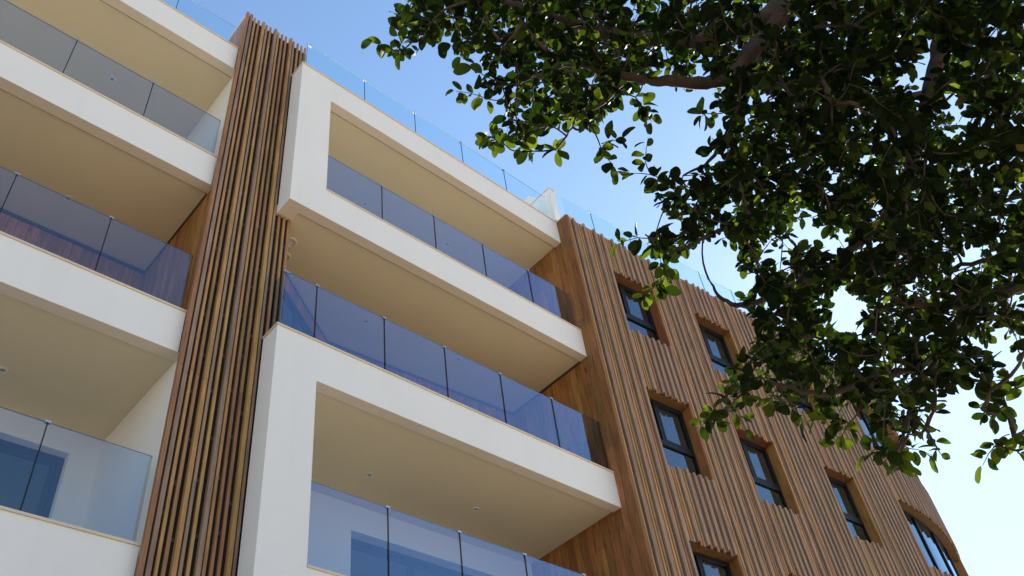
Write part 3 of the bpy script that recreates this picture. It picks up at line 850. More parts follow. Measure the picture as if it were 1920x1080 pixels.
SPRAYS = [
    (-1.70,-7.40,5.61), (-1.74,-7.46,5.26), (-1.24,-7.96,5.18), (-1.36,-8.02,4.76), (-1.16,-8.09,4.88), (-1.04,-8.14,5.01), (-2.04,-6.97,5.49), (-1.99,-7.22,5.04),
    (-1.78,-7.26,5.24), (-1.49,-7.76,4.93), (-1.42,-7.91,4.67), (-1.05,-8.10,4.96), (-1.29,-8.04,4.55), (-1.17,-8.09,4.63), (-0.83,-8.34,4.84), (-2.12,-6.80,5.54),
    (-1.90,-6.92,5.61), (-1.66,-7.21,5.31), (-1.77,-7.34,5.09), (-1.72,-7.46,4.93), (-1.30,-7.74,4.99), (-1.39,-7.80,4.71), (-2.62,-6.20,5.54), (-2.59,-6.46,5.23),
    (-2.32,-6.41,5.68), (-2.01,-6.67,5.53), (-2.00,-6.84,5.41), (-2.03,-6.92,5.18), (-1.63,-7.35,4.85), (-1.47,-7.47,4.88), (-1.46,-7.53,4.84), (-1.16,-7.62,5.02),
    (-1.23,-7.75,4.86), (-0.87,-7.88,5.01), (-0.83,-8.18,4.65), (-2.56,-5.97,5.66), (-2.38,-6.40,5.39), (-1.80,-6.77,5.38), (-1.70,-6.83,5.40), (-1.50,-7.25,4.96),
    (-1.46,-7.45,4.79), (-1.03,-7.68,4.97), (-1.21,-7.88,4.47), (-2.60,-6.00,5.30), (-2.51,-6.02,5.47), (-2.46,-6.18,5.25), (-2.32,-6.20,5.44), (-2.19,-6.35,5.37),
    (-2.15,-6.43,5.37), (-2.05,-6.44,5.42), (-1.83,-6.50,5.57), (-1.80,-6.67,5.46), (-1.79,-6.80,5.27), (-1.53,-6.88,5.40), (-1.50,-6.96,5.38), (-1.53,-7.10,4.98),
    (-1.24,-7.14,5.22), (-1.37,-7.22,4.99), (-1.49,-7.31,4.84), (-1.19,-7.35,5.05), (-1.15,-7.45,4.97), (-1.06,-7.50,4.99), (-0.96,-7.60,5.03), (-1.13,-7.66,4.69),
    (-1.15,-7.69,4.56), (-0.89,-7.77,4.85), (-1.10,-7.79,4.49), (-1.16,-7.83,4.36), (-0.85,-8.02,4.39), (-2.65,-6.02,5.12), (-2.57,-5.98,5.20), (-2.27,-5.98,5.61),
    (-2.41,-6.17,5.20), (-2.25,-6.24,5.21), (-2.04,-6.14,5.59), (-2.24,-6.47,5.02), (-2.19,-6.49,5.01), (-1.81,-6.39,5.49), (-1.84,-6.52,5.19), (-1.56,-6.59,5.42),
    (-1.70,-6.69,5.25), (-1.70,-6.88,5.02), (-1.44,-6.94,5.19), (-1.32,-7.07,5.17), (-1.31,-7.09,5.00), (-1.33,-7.21,4.90), (-1.26,-7.21,4.91), (-1.14,-7.32,5.02),
    (-1.18,-7.38,4.76), (-1.03,-7.47,4.92), (-0.96,-7.49,4.91), (-1.15,-7.61,4.58), (-0.76,-7.68,4.83), (-0.72,-7.76,4.80), (-1.04,-7.83,4.30), (-0.97,-7.93,4.28),
    (-0.89,-7.97,4.26), (-2.46,-6.13,5.02), (-2.13,-6.02,5.53), (-2.29,-6.15,5.11), (-2.02,-6.18,5.33), (-2.02,-6.29,5.12), (-2.06,-6.43,4.99), (-1.72,-6.40,5.37),
    (-1.81,-6.48,5.16), (-1.77,-6.65,5.07), (-1.64,-6.68,5.17), (-1.50,-6.74,5.17), (-1.57,-6.85,4.98), (-1.44,-6.94,4.97), (-1.55,-6.97,4.82), (-1.11,-7.03,5.12),
    (-1.02,-7.12,5.11), (-1.00,-7.17,5.11), (-1.10,-7.25,4.78), (-0.85,-7.34,5.04), (-0.83,-7.44,4.96), (-0.93,-7.47,4.85), (-0.89,-7.51,4.73), (-1.02,-7.54,4.50),
    (-0.76,-7.67,4.69), (-0.94,-7.73,4.42), (-0.69,-7.81,4.63), (-0.83,-7.90,4.29), (-0.68,-7.97,4.27), (-1.96,-5.96,5.50), (-2.13,-6.21,4.89), (-2.03,-6.22,5.17),
    (-1.90,-6.29,5.22), (-1.93,-6.38,5.01), (-1.79,-6.50,4.97), (-1.64,-6.46,5.18), (-1.64,-6.75,4.83), (-1.40,-6.74,4.98), (-1.44,-6.86,4.83), (-1.30,-6.89,5.04),
    (-1.21,-6.98,4.83), (-1.01,-7.01,4.99), (-1.12,-7.13,4.82), (-1.03,-7.18,4.90), (-0.94,-7.38,4.60), (-0.99,-7.51,4.51), (-0.68,-7.55,4.73), (-0.72,-7.60,4.53),
    (-0.40,-7.95,4.44), (-2.10,-5.97,5.20), (-1.90,-6.01,5.19), (-1.97,-6.23,5.02), (-1.88,-6.31,4.98), (-1.74,-6.29,5.12), (-1.54,-6.26,5.35), (-1.32,-6.65,5.12),
    (-1.21,-6.71,5.11), (-1.05,-6.85,5.13), (-1.37,-6.95,4.63), (-1.21,-6.96,4.65), (-1.29,-7.07,4.59), (-1.21,-7.11,4.48), (-0.72,-7.13,4.91), (-0.99,-7.32,4.55),
    (-0.76,-7.37,4.67), (-0.95,-7.42,4.50), (-0.74,-7.48,4.50), (-0.79,-7.54,4.43), (-0.65,-7.59,4.43), (-0.41,-7.70,4.53), (-0.82,-7.75,4.19), (-0.41,-7.91,4.40),
    (-1.83,-5.76,5.31), (-1.94,-6.03,4.93), (-1.94,-6.19,4.85), (-1.80,-6.15,4.94), (-1.37,-6.66,4.86), (-1.41,-6.75,4.58), (-0.96,-6.75,5.05), (-1.13,-6.84,4.82),
    (-0.88,-6.92,4.91), (-1.11,-7.03,4.59), (-1.03,-7.08,4.59), (-0.85,-7.12,4.62), (-0.96,-7.21,4.54), (-0.76,-7.43,4.50), (-0.42,-7.61,4.47), (-0.65,-7.81,4.13),
    (-0.64,-7.79,4.04), (-2.09,-6.01,4.77), (-1.31,-6.53,4.83), (-1.27,-6.67,4.65), (-1.08,-6.72,4.73), (-0.92,-6.72,4.94), (-0.98,-6.81,4.74), (-0.76,-6.87,4.82),
    (-1.03,-7.03,4.42), (-0.98,-7.06,4.48), (-0.95,-7.12,4.36), (-0.93,-7.23,4.25), (-0.87,-7.33,4.28), (-0.73,-7.37,4.42), (-0.46,-7.40,4.47), (-0.50,-7.55,4.36),
    (-0.61,-7.63,4.21), (-1.25,-6.42,4.77), (-1.31,-6.50,4.57), (-1.13,-6.49,4.74), (-0.89,-6.54,4.85), (-0.83,-6.64,4.77), (-1.20,-6.87,4.37), (-0.96,-6.88,4.47),
    (-0.98,-6.95,4.40), (-0.85,-7.03,4.42), (-0.87,-7.07,4.37), (-0.78,-7.20,4.36), (-0.65,-7.21,4.41), (-0.69,-7.30,4.35), (-0.79,-7.35,4.14), (-0.28,-7.56,4.36),
    (-1.33,-6.19,4.80), (-1.48,-6.34,4.51), (-1.36,-6.34,4.56), (-0.92,-6.35,4.90), (-1.11,-6.51,4.55), (-0.93,-6.49,4.74), (-1.12,-6.74,4.41), (-0.88,-6.75,4.49),
    (-0.84,-6.84,4.53), (-0.96,-6.91,4.29), (-0.57,-6.89,4.60), (-0.97,-7.06,4.23), (-0.68,-7.13,4.31), (-0.73,-7.21,4.16), (-0.73,-7.29,4.06), (-0.27,-7.34,4.39),
    (-0.45,-7.65,3.96), (-1.04,-6.05,4.94), (-1.20,-6.22,4.64), (-1.13,-6.30,4.54), (-1.29,-6.46,4.35), (-0.82,-6.62,4.60), (-0.97,-6.67,4.38), (-0.77,-6.73,4.52),
    (-0.98,-6.80,4.16), (-0.92,-6.97,4.16), (-0.50,-6.96,4.42), (-0.84,-7.06,4.08), (-0.31,-7.10,4.42), (-0.48,-7.17,4.31), (-0.32,-7.42,4.18), (-0.50,-7.43,3.97),
    (-0.63,-7.58,3.78), (-1.26,-6.02,4.63), (-1.25,-6.14,4.56), (-0.85,-6.25,4.73), (-0.55,-6.68,4.51), (-0.87,-6.82,4.15), (-0.69,-6.79,4.23), (-0.39,-6.86,4.44),
    (-0.36,-6.96,4.44), (-0.28,-7.02,4.37), (-0.30,-7.11,4.32), (-0.23,-7.18,4.29), (-0.53,-7.22,3.94), (-0.17,-7.39,4.09), (-0.54,-7.50,3.77), (-0.95,-6.27,4.37),
    (-1.04,-6.45,4.21), (-0.82,-6.40,4.33), (-0.58,-6.47,4.48), (-0.79,-6.62,4.24), (-0.69,-6.65,4.25), (-0.62,-6.77,4.20), (-0.30,-6.83,4.38), (-0.70,-6.89,3.98),
    (-0.72,-7.05,3.92), (-0.23,-7.03,4.16), (-0.64,-7.15,3.79), (-0.42,-7.50,3.66), (-0.96,-6.28,4.28), (-0.90,-6.34,4.19), (-0.65,-6.28,4.36), (-0.79,-6.62,4.07),
    (-0.58,-6.59,4.24), (-0.47,-6.64,4.16), (-0.46,-6.76,4.12), (-0.46,-6.86,4.06), (-0.60,-6.93,3.87), (-0.20,-7.01,4.12), (-0.47,-7.14,3.79), (-0.04,-7.25,4.03),
    (-0.16,-7.34,3.83), (-0.76,-6.14,4.26), (-0.70,-6.17,4.34), (-0.55,-6.19,4.32), (-0.79,-6.61,3.96), (-0.75,-6.65,3.88), (-0.26,-6.70,4.17), (-0.22,-6.77,4.09),
    (-0.50,-6.86,3.92), (-0.14,-6.90,4.04), (-0.19,-7.00,3.90), (-0.92,-6.17,4.04), (-0.79,-6.21,4.09), (-0.59,-6.24,4.18), (-0.80,-6.40,3.88), (-0.46,-6.37,4.07),
    (-0.77,-6.55,3.80), (-0.41,-6.58,3.99), (-0.55,-6.73,3.82), (-0.49,-6.97,3.67), (-0.58,-5.89,4.28), (-0.60,-6.01,4.23), (-0.95,-6.21,3.91), (-0.73,-6.24,3.94),
    (-0.61,-6.33,3.99), (-0.35,-6.26,4.15), (-0.65,-6.50,3.86), (-0.22,-6.49,4.06), (-0.33,-6.52,3.90), (-0.60,-6.76,3.67), (-0.61,-6.77,3.62), (-0.98,-6.01,3.85),
    (-0.52,-6.06,4.07), (-0.32,-6.18,4.03), (-0.54,-6.33,3.82), (-0.45,-6.37,3.91), (-0.51,-6.45,3.75), (-0.28,-6.52,3.82), (-0.23,-6.58,3.85), (-0.68,-6.42,3.63),
    (-0.30,-6.38,3.78), (-1.66,-7.34,5.72), (-1.13,-7.79,5.70), (-1.06,-7.96,5.48), (-0.99,-8.08,5.35), (-1.16,-7.41,6.02), (-1.22,-7.59,5.66), (-0.86,-7.88,5.54),
    (-0.51,-8.27,5.50), (-2.08,-6.72,5.74), (-1.92,-6.92,5.68), (-1.57,-7.17,5.67), (-1.45,-7.23,5.70), (-1.05,-7.55,5.83), (-0.62,-8.09,5.42), (-0.79,-8.14,5.11),
    (-0.58,-8.16,5.21), (-2.45,-5.80,6.42), (-1.98,-6.28,6.26), (-2.10,-6.49,5.79), (-1.84,-6.57,5.99), (-1.60,-6.80,6.10), (-1.10,-7.24,6.03), (-1.25,-7.47,5.39),
    (-0.94,-7.53,5.63), (-0.99,-7.57,5.51), (-0.66,-7.78,5.61), (-0.73,-7.89,5.25), (-0.49,-8.04,5.27), (-0.64,-8.18,4.80), (-2.43,-6.18,5.73), (-2.12,-6.41,5.75),
    (-1.80,-6.38,6.27), (-1.58,-6.79,5.78), (-0.96,-7.31,5.67), (-0.80,-7.85,5.08), (-0.23,-8.27,5.07), (-2.55,-5.83,5.85), (-2.25,-5.80,6.19), (-2.18,-6.07,5.84),
    (-2.16,-6.10,5.88), (-1.97,-6.11,6.04), (-1.75,-6.32,5.99), (-1.71,-6.44,5.82), (-1.68,-6.54,5.73), (-1.52,-6.54,6.00), (-1.47,-6.70,5.83), (-1.46,-6.72,5.74),
    (-1.48,-6.87,5.41), (-1.33,-7.08,5.42), (-0.86,-7.07,5.89), (-0.92,-7.18,5.75), (-1.05,-7.24,5.50), (-0.90,-7.34,5.53), (-0.86,-7.38,5.41), (-0.83,-7.46,5.38),
    (-1.01,-7.57,5.08), (-0.64,-7.59,5.35), (-0.45,-7.68,5.42), (-0.80,-7.77,4.92), (-0.70,-7.84,4.90), (-0.16,-8.14,5.22), (-2.53,-5.80,5.63), (-2.36,-5.87,5.68),
    (-2.31,-5.95,5.63), (-2.12,-5.91,5.87), (-1.87,-5.94,6.27), (-2.07,-6.21,5.54), (-1.91,-6.22,5.86), (-1.87,-6.29,5.74), (-1.71,-6.33,5.85), (-1.44,-6.32,6.12),
    (-1.61,-6.55,5.48), (-1.25,-6.57,6.05), (-1.21,-6.63,5.89), (-1.19,-6.73,5.92), (-1.08,-7.03,5.46), (-1.19,-7.11,5.19), (-0.69,-7.14,5.68), (-0.79,-7.28,5.49),
    (-0.72,-7.27,5.49), (-0.94,-7.42,5.18), (-0.69,-7.44,5.26), (-0.77,-7.59,5.10), (-0.46,-7.62,5.40), (-0.46,-7.70,5.28), (-0.37,-7.74,5.20), (-0.17,-7.99,5.15),
    (-0.36,-8.03,4.89), (-0.31,-8.10,4.86), (-0.38,-8.15,4.77), (-2.41,-5.83,5.56), (-2.06,-5.69,6.07), (-2.17,-5.97,5.55), (-2.02,-6.05,5.67), (-1.84,-5.94,5.94),
    (-1.98,-6.20,5.50), (-1.81,-6.25,5.52), (-1.53,-6.18,5.91), (-1.43,-6.24,5.88), (-1.24,-6.39,6.04), (-1.15,-6.43,6.01), (-1.43,-6.70,5.42), (-1.08,-6.65,5.91),
    (-1.18,-6.79,5.50), (-0.95,-6.84,5.70), (-0.80,-6.88,5.71), (-1.04,-7.05,5.23), (-0.91,-7.08,5.32), (-0.65,-7.20,5.59), (-0.59,-7.25,5.54), (-0.78,-7.34,5.29),
    (-0.71,-7.43,5.20), (-0.30,-7.49,5.40), (-0.61,-7.60,5.08), (-0.36,-7.67,5.29), (-0.33,-7.67,5.14), (-0.12,-8.01,4.98), (-2.10,-5.89,5.51), (-2.03,-5.96,5.47),
    (-1.79,-5.86,5.95), (-1.54,-5.98,6.00), (-1.64,-6.15,5.71), (-1.51,-6.21,5.71), (-1.47,-6.32,5.68), (-1.28,-6.32,5.78), (-1.32,-6.43,5.61), (-1.02,-6.40,5.89),
    (-1.19,-6.64,5.48), (-1.18,-6.73,5.39), (-1.10,-6.86,5.30), (-1.01,-6.93,5.38), (-0.93,-6.95,5.26), (-1.04,-7.00,5.05), (-0.48,-7.08,5.62), (-0.81,-7.20,5.17),
    (-0.43,-7.27,5.50), (-0.28,-7.39,5.37), (-0.57,-7.44,4.95), (-0.40,-7.55,4.98), (-0.40,-7.67,4.94), (-0.51,-7.71,4.72), (-0.12,-7.80,5.07), (-0.15,-7.99,4.73),
    (-0.47,-7.97,4.47), (-1.96,-5.93,5.44), (-1.78,-5.90,5.69), (-1.67,-6.00,5.66), (-1.35,-5.94,5.88), (-1.46,-6.01,5.67), (-1.54,-6.20,5.36), (-0.96,-6.57,5.66),
    (-0.92,-6.56,5.52), (-0.73,-6.71,5.70), (-0.93,-6.80,5.36), (-0.80,-6.92,5.33), (-0.93,-7.01,5.08), (-0.56,-7.01,5.35), (-0.43,-7.07,5.41), (-0.32,-7.38,5.21),
    (-0.47,-7.42,4.93), (-0.42,-7.52,4.91), (-0.09,-7.55,5.12), (-0.15,-7.67,5.05), (0.15,-8.04,4.77), (-1.66,-5.60,5.84), (-1.68,-5.79,5.69), (-1.72,-5.87,5.40),
    (-1.56,-5.96,5.50), (-0.84,-6.46,5.62), (-1.09,-6.58,5.25), (-0.96,-6.72,5.24), (-0.69,-6.68,5.40), (-0.64,-6.76,5.43), (-0.54,-6.86,5.47), (-0.82,-6.98,5.06),
    (-0.57,-7.09,5.10), (-0.72,-7.13,4.81), (-0.59,-7.36,4.72), (-0.09,-7.46,5.17), (-0.23,-7.50,4.97), (0.08,-7.57,5.08), (-0.19,-7.66,4.76), (-1.50,-5.58,5.88),
    (-1.43,-5.81,5.71), (-1.05,-6.42,5.14), (-0.97,-6.53,5.15), (-0.97,-6.55,5.07), (-0.61,-6.61,5.48), (-0.81,-6.78,5.12), (-0.79,-6.85,4.96), (-0.63,-6.93,4.97),
    (-0.77,-7.02,4.83), (-0.34,-7.08,5.13), (-0.49,-7.19,4.87), (-0.07,-7.38,5.06), (-0.44,-7.46,4.57), (-0.00,-7.74,4.69), (0.13,-7.81,4.72), (-0.89,-6.41,5.17),
    (-0.48,-6.40,5.45), (-0.70,-6.57,5.07), (-0.36,-6.61,5.42), (-0.43,-6.70,5.29), (-0.59,-6.85,5.02), (-0.57,-6.93,4.87), (-0.57,-7.02,4.81), (-0.51,-7.11,4.77),
    (-0.29,-7.17,4.76), (-0.53,-7.27,4.60), (-0.41,-7.29,4.53), (-0.42,-7.36,4.46), (0.20,-7.77,4.52), (-1.08,-6.26,5.00), (-0.60,-6.21,5.50), (-1.03,-6.39,4.91),
    (-0.89,-6.44,4.91), (-0.91,-6.57,4.87), (-0.41,-6.58,5.23), (-0.22,-6.64,5.25), (-0.24,-6.79,5.12), (-0.20,-6.86,5.11), (-0.08,-6.84,5.12), (-0.14,-7.00,4.91),
    (-0.31,-7.11,4.77), (0.08,-7.11,4.93), (-0.34,-7.33,4.38), (-0.10,-7.42,4.61), (-0.03,-7.50,4.57), (-0.30,-7.55,4.31), (0.25,-7.57,4.57), (-1.04,-6.05,5.09),
    (-0.69,-6.05,5.21), (-1.00,-6.29,4.88), (-0.90,-6.30,4.99), (-0.72,-6.42,4.88), (-0.86,-6.50,4.80), (-0.70,-6.54,4.82), (-0.64,-6.62,4.75), (-0.49,-6.66,4.78),
    (-0.19,-6.78,4.98), (-0.07,-6.80,5.05), (-0.38,-6.93,4.62), (-0.20,-7.00,4.73), (-0.17,-7.06,4.66), (0.19,-7.13,4.81), (-0.18,-7.45,4.22), (0.04,-7.73,4.23),
    (-1.11,-6.06,4.88), (-0.67,-5.97,5.12), (-0.72,-6.10,5.07), (-0.83,-6.29,4.75), (-0.40,-6.20,5.24), (-0.41,-6.63,4.76), (-0.29,-6.71,4.68), (-0.33,-6.85,4.62),
    (-0.41,-6.96,4.50), (-0.13,-7.00,4.59), (-0.10,-7.04,4.50), (0.23,-7.14,4.76), (-0.29,-7.21,4.30), (-0.20,-7.25,4.32), (0.30,-7.31,4.50), (0.30,-7.46,4.39),
    (0.47,-7.58,4.50), (-0.94,-5.84,4.98), (-0.76,-5.82,5.09), (-1.00,-6.02,4.77), (-0.72,-6.21,4.78), (-0.31,-6.17,5.11), (-0.44,-6.38,4.68), (-0.46,-6.61,4.47),
    (-0.23,-6.61,4.64), (-0.44,-6.77,4.41), (-0.16,-6.75,4.56), (0.11,-6.85,4.69), (0.08,-7.02,4.61), (0.22,-6.98,4.65), (0.30,-7.11,4.62), (-0.29,-6.00,5.04),
    (-0.61,-6.14,4.64), (-0.61,-6.35,4.58), (-0.17,-6.25,4.83), (-0.42,-6.41,4.54), (-0.38,-6.52,4.55), (-0.15,-6.54,4.69), (-0.02,-6.66,4.64), (-0.34,-6.75,4.29),
    (0.09,-6.80,4.49), (-0.15,-6.91,4.25), (0.22,-6.93,4.53), (0.08,-7.07,4.33), (0.28,-7.10,4.36), (0.40,-7.15,4.40), (0.44,-7.51,4.22), (-0.55,-6.13,4.63),
    (-0.14,-6.04,4.82), (-0.03,-6.48,4.62), (-0.11,-6.59,4.52), (0.10,-6.74,4.49), (0.10,-6.81,4.38), (0.32,-6.86,4.51), (0.14,-7.04,4.23), (0.16,-7.19,4.19),
    (0.58,-7.26,4.22), (-0.39,-5.99,4.63), (-0.32,-6.02,4.53), (0.01,-6.09,4.77), (-0.34,-6.25,4.36), (-0.02,-6.36,4.53), (-0.22,-6.43,4.31), (0.28,-6.47,4.57),
    (-0.12,-6.66,4.18), (0.30,-6.70,4.49), (-0.16,-6.87,4.10), (0.31,-6.87,4.33), (0.26,-6.92,4.17), (-0.18,-5.88,4.55), (-0.01,-5.88,4.65), (0.09,-5.97,4.71),
    (-0.07,-6.20,4.38), (-0.24,-6.27,4.25), (0.22,-6.32,4.53), (0.26,-6.39,4.50), (-0.12,-6.57,4.07), (0.13,-6.57,4.25), (0.47,-6.80,4.24), (-0.22,-5.69,4.49),
    (-0.39,-5.89,4.43), (-0.23,-5.92,4.42), (0.11,-5.92,4.63), (0.24,-6.05,4.51), (-0.03,-6.20,4.27), (0.20,-6.24,4.33), (0.01,-6.42,4.16), (-0.01,-6.51,4.05),
    (-0.02,-6.59,4.11), (-0.02,-6.67,4.02), (-0.05,-5.81,4.42), (-0.11,-5.97,4.34), (-0.16,-6.14,4.18), (0.34,-6.10,4.44), (0.21,-6.18,4.32), (-0.00,-6.39,4.05),
    (0.28,-6.37,4.26), (-0.11,-5.98,4.19), (-0.15,-6.24,3.89), (0.12,-6.23,4.00), (-1.04,-7.37,6.58), (-0.78,-7.50,6.74), (-0.84,-7.73,6.42), (-0.72,-7.76,6.28),
    (-0.42,-7.89,6.86), (0.06,-8.40,6.32), (-1.51,-7.04,6.21), (-1.30,-7.18,6.36), (-1.02,-7.34,6.59), (-0.59,-7.78,6.41), (-0.35,-8.10,5.97), (0.06,-8.46,6.01),
    (-1.50,-6.26,7.40), (-1.45,-6.44,7.30), (-1.61,-6.61,6.62), (-1.32,-6.65,7.04), (-1.06,-6.85,6.84), (-1.14,-7.22,6.28), (-0.74,-7.26,6.59), (-0.35,-7.55,6.82),
    (-0.67,-7.57,6.21), (0.01,-8.25,5.89), (-2.12,-5.81,6.84), (-1.60,-6.05,7.25), (-1.69,-6.27,6.78), (-1.49,-6.35,7.02), (-1.30,-6.54,6.97), (-1.38,-6.59,6.54),
    (-1.38,-6.88,6.29), (-1.17,-6.97,6.15), (-0.17,-7.63,6.57), (0.17,-8.14,6.27), (-0.08,-8.23,5.76), (0.40,-8.31,6.20), (0.17,-8.44,5.58), (-1.97,-5.72,6.94),
    (-1.69,-5.72,7.36), (-1.76,-5.87,7.01), (-1.91,-6.15,6.26), (-1.55,-6.30,6.46), (-0.83,-6.98,6.59), (-0.58,-7.18,6.39), (-0.34,-7.33,6.48), (-0.35,-7.58,6.08),
    (-0.29,-7.96,5.51), (0.35,-8.12,6.00), (-0.04,-8.25,5.46), (0.45,-8.37,5.82), (-2.37,-5.62,6.41), (-2.00,-5.48,6.92), (-2.17,-5.75,6.29), (-2.10,-5.90,6.27),
    (-1.50,-5.72,7.24), (-1.76,-6.05,6.46), (-1.39,-5.92,7.07), (-1.40,-6.07,6.86), (-1.47,-6.25,6.44), (-1.14,-6.39,6.75), (-0.99,-6.64,6.48), (-0.98,-6.71,6.32),
    (-0.53,-6.83,6.82), (-0.39,-6.84,6.88), (-0.57,-6.97,6.40), (-0.65,-7.07,6.21), (-0.32,-7.13,6.45), (-0.60,-7.41,5.81), (-0.27,-7.47,6.10), (-0.05,-7.57,6.22),
    (0.12,-7.87,5.86), (0.12,-7.93,5.78), (-2.16,-5.49,6.41), (-1.84,-5.30,7.09), (-1.81,-5.58,6.94), (-1.83,-5.68,6.74), (-1.77,-5.76,6.65), (-1.60,-5.87,6.68),
    (-1.62,-6.06,6.40), (-1.40,-6.07,6.70), (-1.03,-6.12,7.01), (-1.02,-6.17,6.88), (-0.82,-6.25,6.98), (-1.13,-6.45,6.33), (-0.75,-6.51,6.66), (-0.47,-6.51,6.86),
    (-0.47,-6.72,6.66), (-0.67,-6.79,6.30), (-0.62,-6.92,6.17), (-0.62,-7.12,6.02), (-0.68,-7.17,5.85), (-0.58,-7.27,5.80), (-0.10,-7.30,6.16), (0.14,-7.43,6.42),
    (-0.28,-7.49,5.70), (-0.32,-7.63,5.58), (0.32,-7.73,6.11), (0.54,-8.05,5.89), (0.49,-8.18,5.71), (-1.80,-5.27,7.12), (-1.66,-5.57,6.80), (-1.59,-5.65,6.57),
    (-1.71,-5.96,6.13), (-1.48,-5.83,6.39), (-1.11,-5.82,7.07), (-1.41,-6.21,6.08), (-0.94,-6.17,6.79), (-1.29,-6.38,6.00), (-0.87,-6.35,6.36), (-0.90,-6.55,6.24),
    (-0.41,-6.50,6.87), (-0.56,-6.68,6.49), (-0.35,-6.69,6.61), (-0.23,-6.82,6.60), (-0.70,-6.94,5.72), (-0.20,-6.95,6.22), (-0.35,-7.13,5.86), (0.14,-7.28,6.35),
    (0.31,-7.28,6.35), (0.30,-7.47,6.29), (-0.29,-7.51,5.55), (-0.00,-7.54,5.73), (0.11,-7.63,5.68), (-0.07,-7.76,5.44), (0.22,-7.91,5.41), (0.49,-8.21,5.26),
    (0.07,-8.20,4.92), (-1.62,-5.59,6.44), (-1.54,-5.70,6.24), (-1.37,-5.77,6.36), (-1.33,-5.86,6.34), (-1.18,-6.06,6.30), (-1.21,-6.16,6.06), (-1.08,-6.16,6.15),
    (-0.72,-6.28,6.36), (-1.08,-6.45,5.89), (-0.46,-6.43,6.50), (-0.25,-6.45,6.58), (-0.13,-6.62,6.60), (-0.13,-6.76,6.56), (-0.43,-6.85,6.01), (-0.15,-6.98,6.07),
    (0.03,-7.06,6.08), (0.20,-7.15,6.32), (-0.07,-7.55,5.50), (0.16,-7.59,5.56), (-0.10,-7.82,5.14), (0.68,-8.12,5.43), (-1.72,-5.63,6.00), (-1.62,-5.74,5.99),
    (-1.44,-5.85,5.96), (-1.21,-5.82,6.38), (-0.82,-5.82,6.74), (-0.62,-5.82,6.83), (-0.31,-6.33,6.64), (-0.70,-6.49,5.86), (-0.54,-6.61,5.92), (-0.39,-6.67,5.87),
    (-0.45,-6.80,5.67), (0.02,-6.87,6.04), (-0.33,-6.98,5.72), (0.33,-7.07,6.28), (0.10,-7.29,5.71), (0.02,-7.33,5.56), (0.33,-7.42,5.79), (-0.01,-7.62,5.23),
    (-1.50,-5.56,6.18), (-1.12,-5.40,6.53), (-1.12,-5.48,6.39), (-0.89,-5.62,6.47), (-1.17,-5.89,5.94), (-0.42,-6.33,6.20), (-0.53,-6.40,6.01), (0.06,-6.38,6.43),
    (-0.34,-6.67,5.84), (-0.26,-6.67,5.86), (0.06,-6.79,6.05), (0.01,-6.92,5.84), (0.17,-7.02,5.93), (0.05,-7.07,5.73), (0.50,-7.40,5.76), (0.75,-7.60,5.66),
    (-1.14,-5.31,6.39), (-0.65,-6.28,5.63), (-0.62,-6.37,5.58), (-0.19,-6.40,6.09), (0.16,-6.50,6.19), (0.27,-6.49,6.32), (-0.25,-6.82,5.52), (-0.22,-6.80,5.42),
    (0.08,-6.90,5.70), (0.48,-7.00,5.89), (0.39,-7.06,5.67), (-0.11,-6.03,6.11), (-0.62,-6.31,5.58), (-0.15,-6.32,5.82), (0.15,-6.28,6.06), (0.36,-6.38,6.14),
    (-0.33,-6.68,5.32), (0.49,-6.67,6.09), (0.42,-6.84,5.85), (0.16,-6.93,5.57), (0.20,-7.03,5.30), (0.49,-7.22,5.49), (0.19,-7.29,5.17), (0.76,-7.42,5.33),
    (0.27,-7.52,4.83), (0.62,-7.79,4.92), (0.78,-7.90,4.86), (-0.41,-6.14,5.64), (0.13,-6.01,6.12), (-0.46,-6.30,5.42), (-0.27,-6.39,5.49), (-0.16,-6.43,5.45),
    (-0.13,-6.65,5.39), (-0.12,-6.65,5.25), (0.23,-6.71,5.51), (-0.04,-6.94,5.13), (0.14,-6.99,5.19), (0.39,-7.06,5.24), (0.45,-7.06,5.24), (0.34,-7.20,5.11),
    (1.09,-7.29,5.56), (0.28,-7.49,4.86), (0.65,-7.58,4.93), (-0.57,-5.78,5.64), (0.10,-5.75,6.27), (-0.26,-5.93,5.78), (0.10,-5.97,6.05), (-0.44,-6.24,5.33),
    (0.08,-6.20,5.74), (-0.01,-6.34,5.51), (0.37,-6.45,5.57), (0.31,-6.61,5.58), (0.60,-6.63,5.57), (0.55,-6.73,5.43), (0.24,-6.84,5.16), (0.58,-7.05,5.20),
    (0.85,-7.21,5.17), (0.33,-7.33,4.79), (0.51,-7.48,4.79), (0.07,-5.68,5.98), (0.13,-5.93,5.84), (0.45,-5.95,6.04), (0.38,-6.04,5.89), (0.17,-6.48,5.37),
    (0.42,-6.57,5.39), (0.42,-6.69,5.31), (0.13,-6.82,4.91), (1.03,-6.98,5.50), (0.73,-7.33,4.94), (-0.30,-5.49,5.64), (-0.18,-5.54,5.73), (-0.01,-5.89,5.47),
    (0.39,-6.39,5.23), (0.53,-6.55,5.30), (0.52,-6.62,5.22), (0.51,-7.11,4.73), (0.75,-7.59,4.46), (0.13,-5.82,5.50), (0.29,-5.83,5.44), (-0.00,-6.12,5.05),
    (0.42,-6.11,5.36), (0.35,-6.21,5.20), (0.23,-6.34,4.97), (0.08,-6.51,4.83), (1.04,-6.38,5.51), (0.45,-6.67,4.94), (0.78,-7.04,4.85), (0.37,-5.62,5.49),
    (-0.11,-6.01,4.98), (0.18,-5.96,5.22), (0.32,-6.12,5.13), (0.74,-6.36,5.17), (1.14,-6.26,5.34), (0.30,-6.57,4.63), (0.58,-6.67,4.83), (0.53,-6.99,4.57),
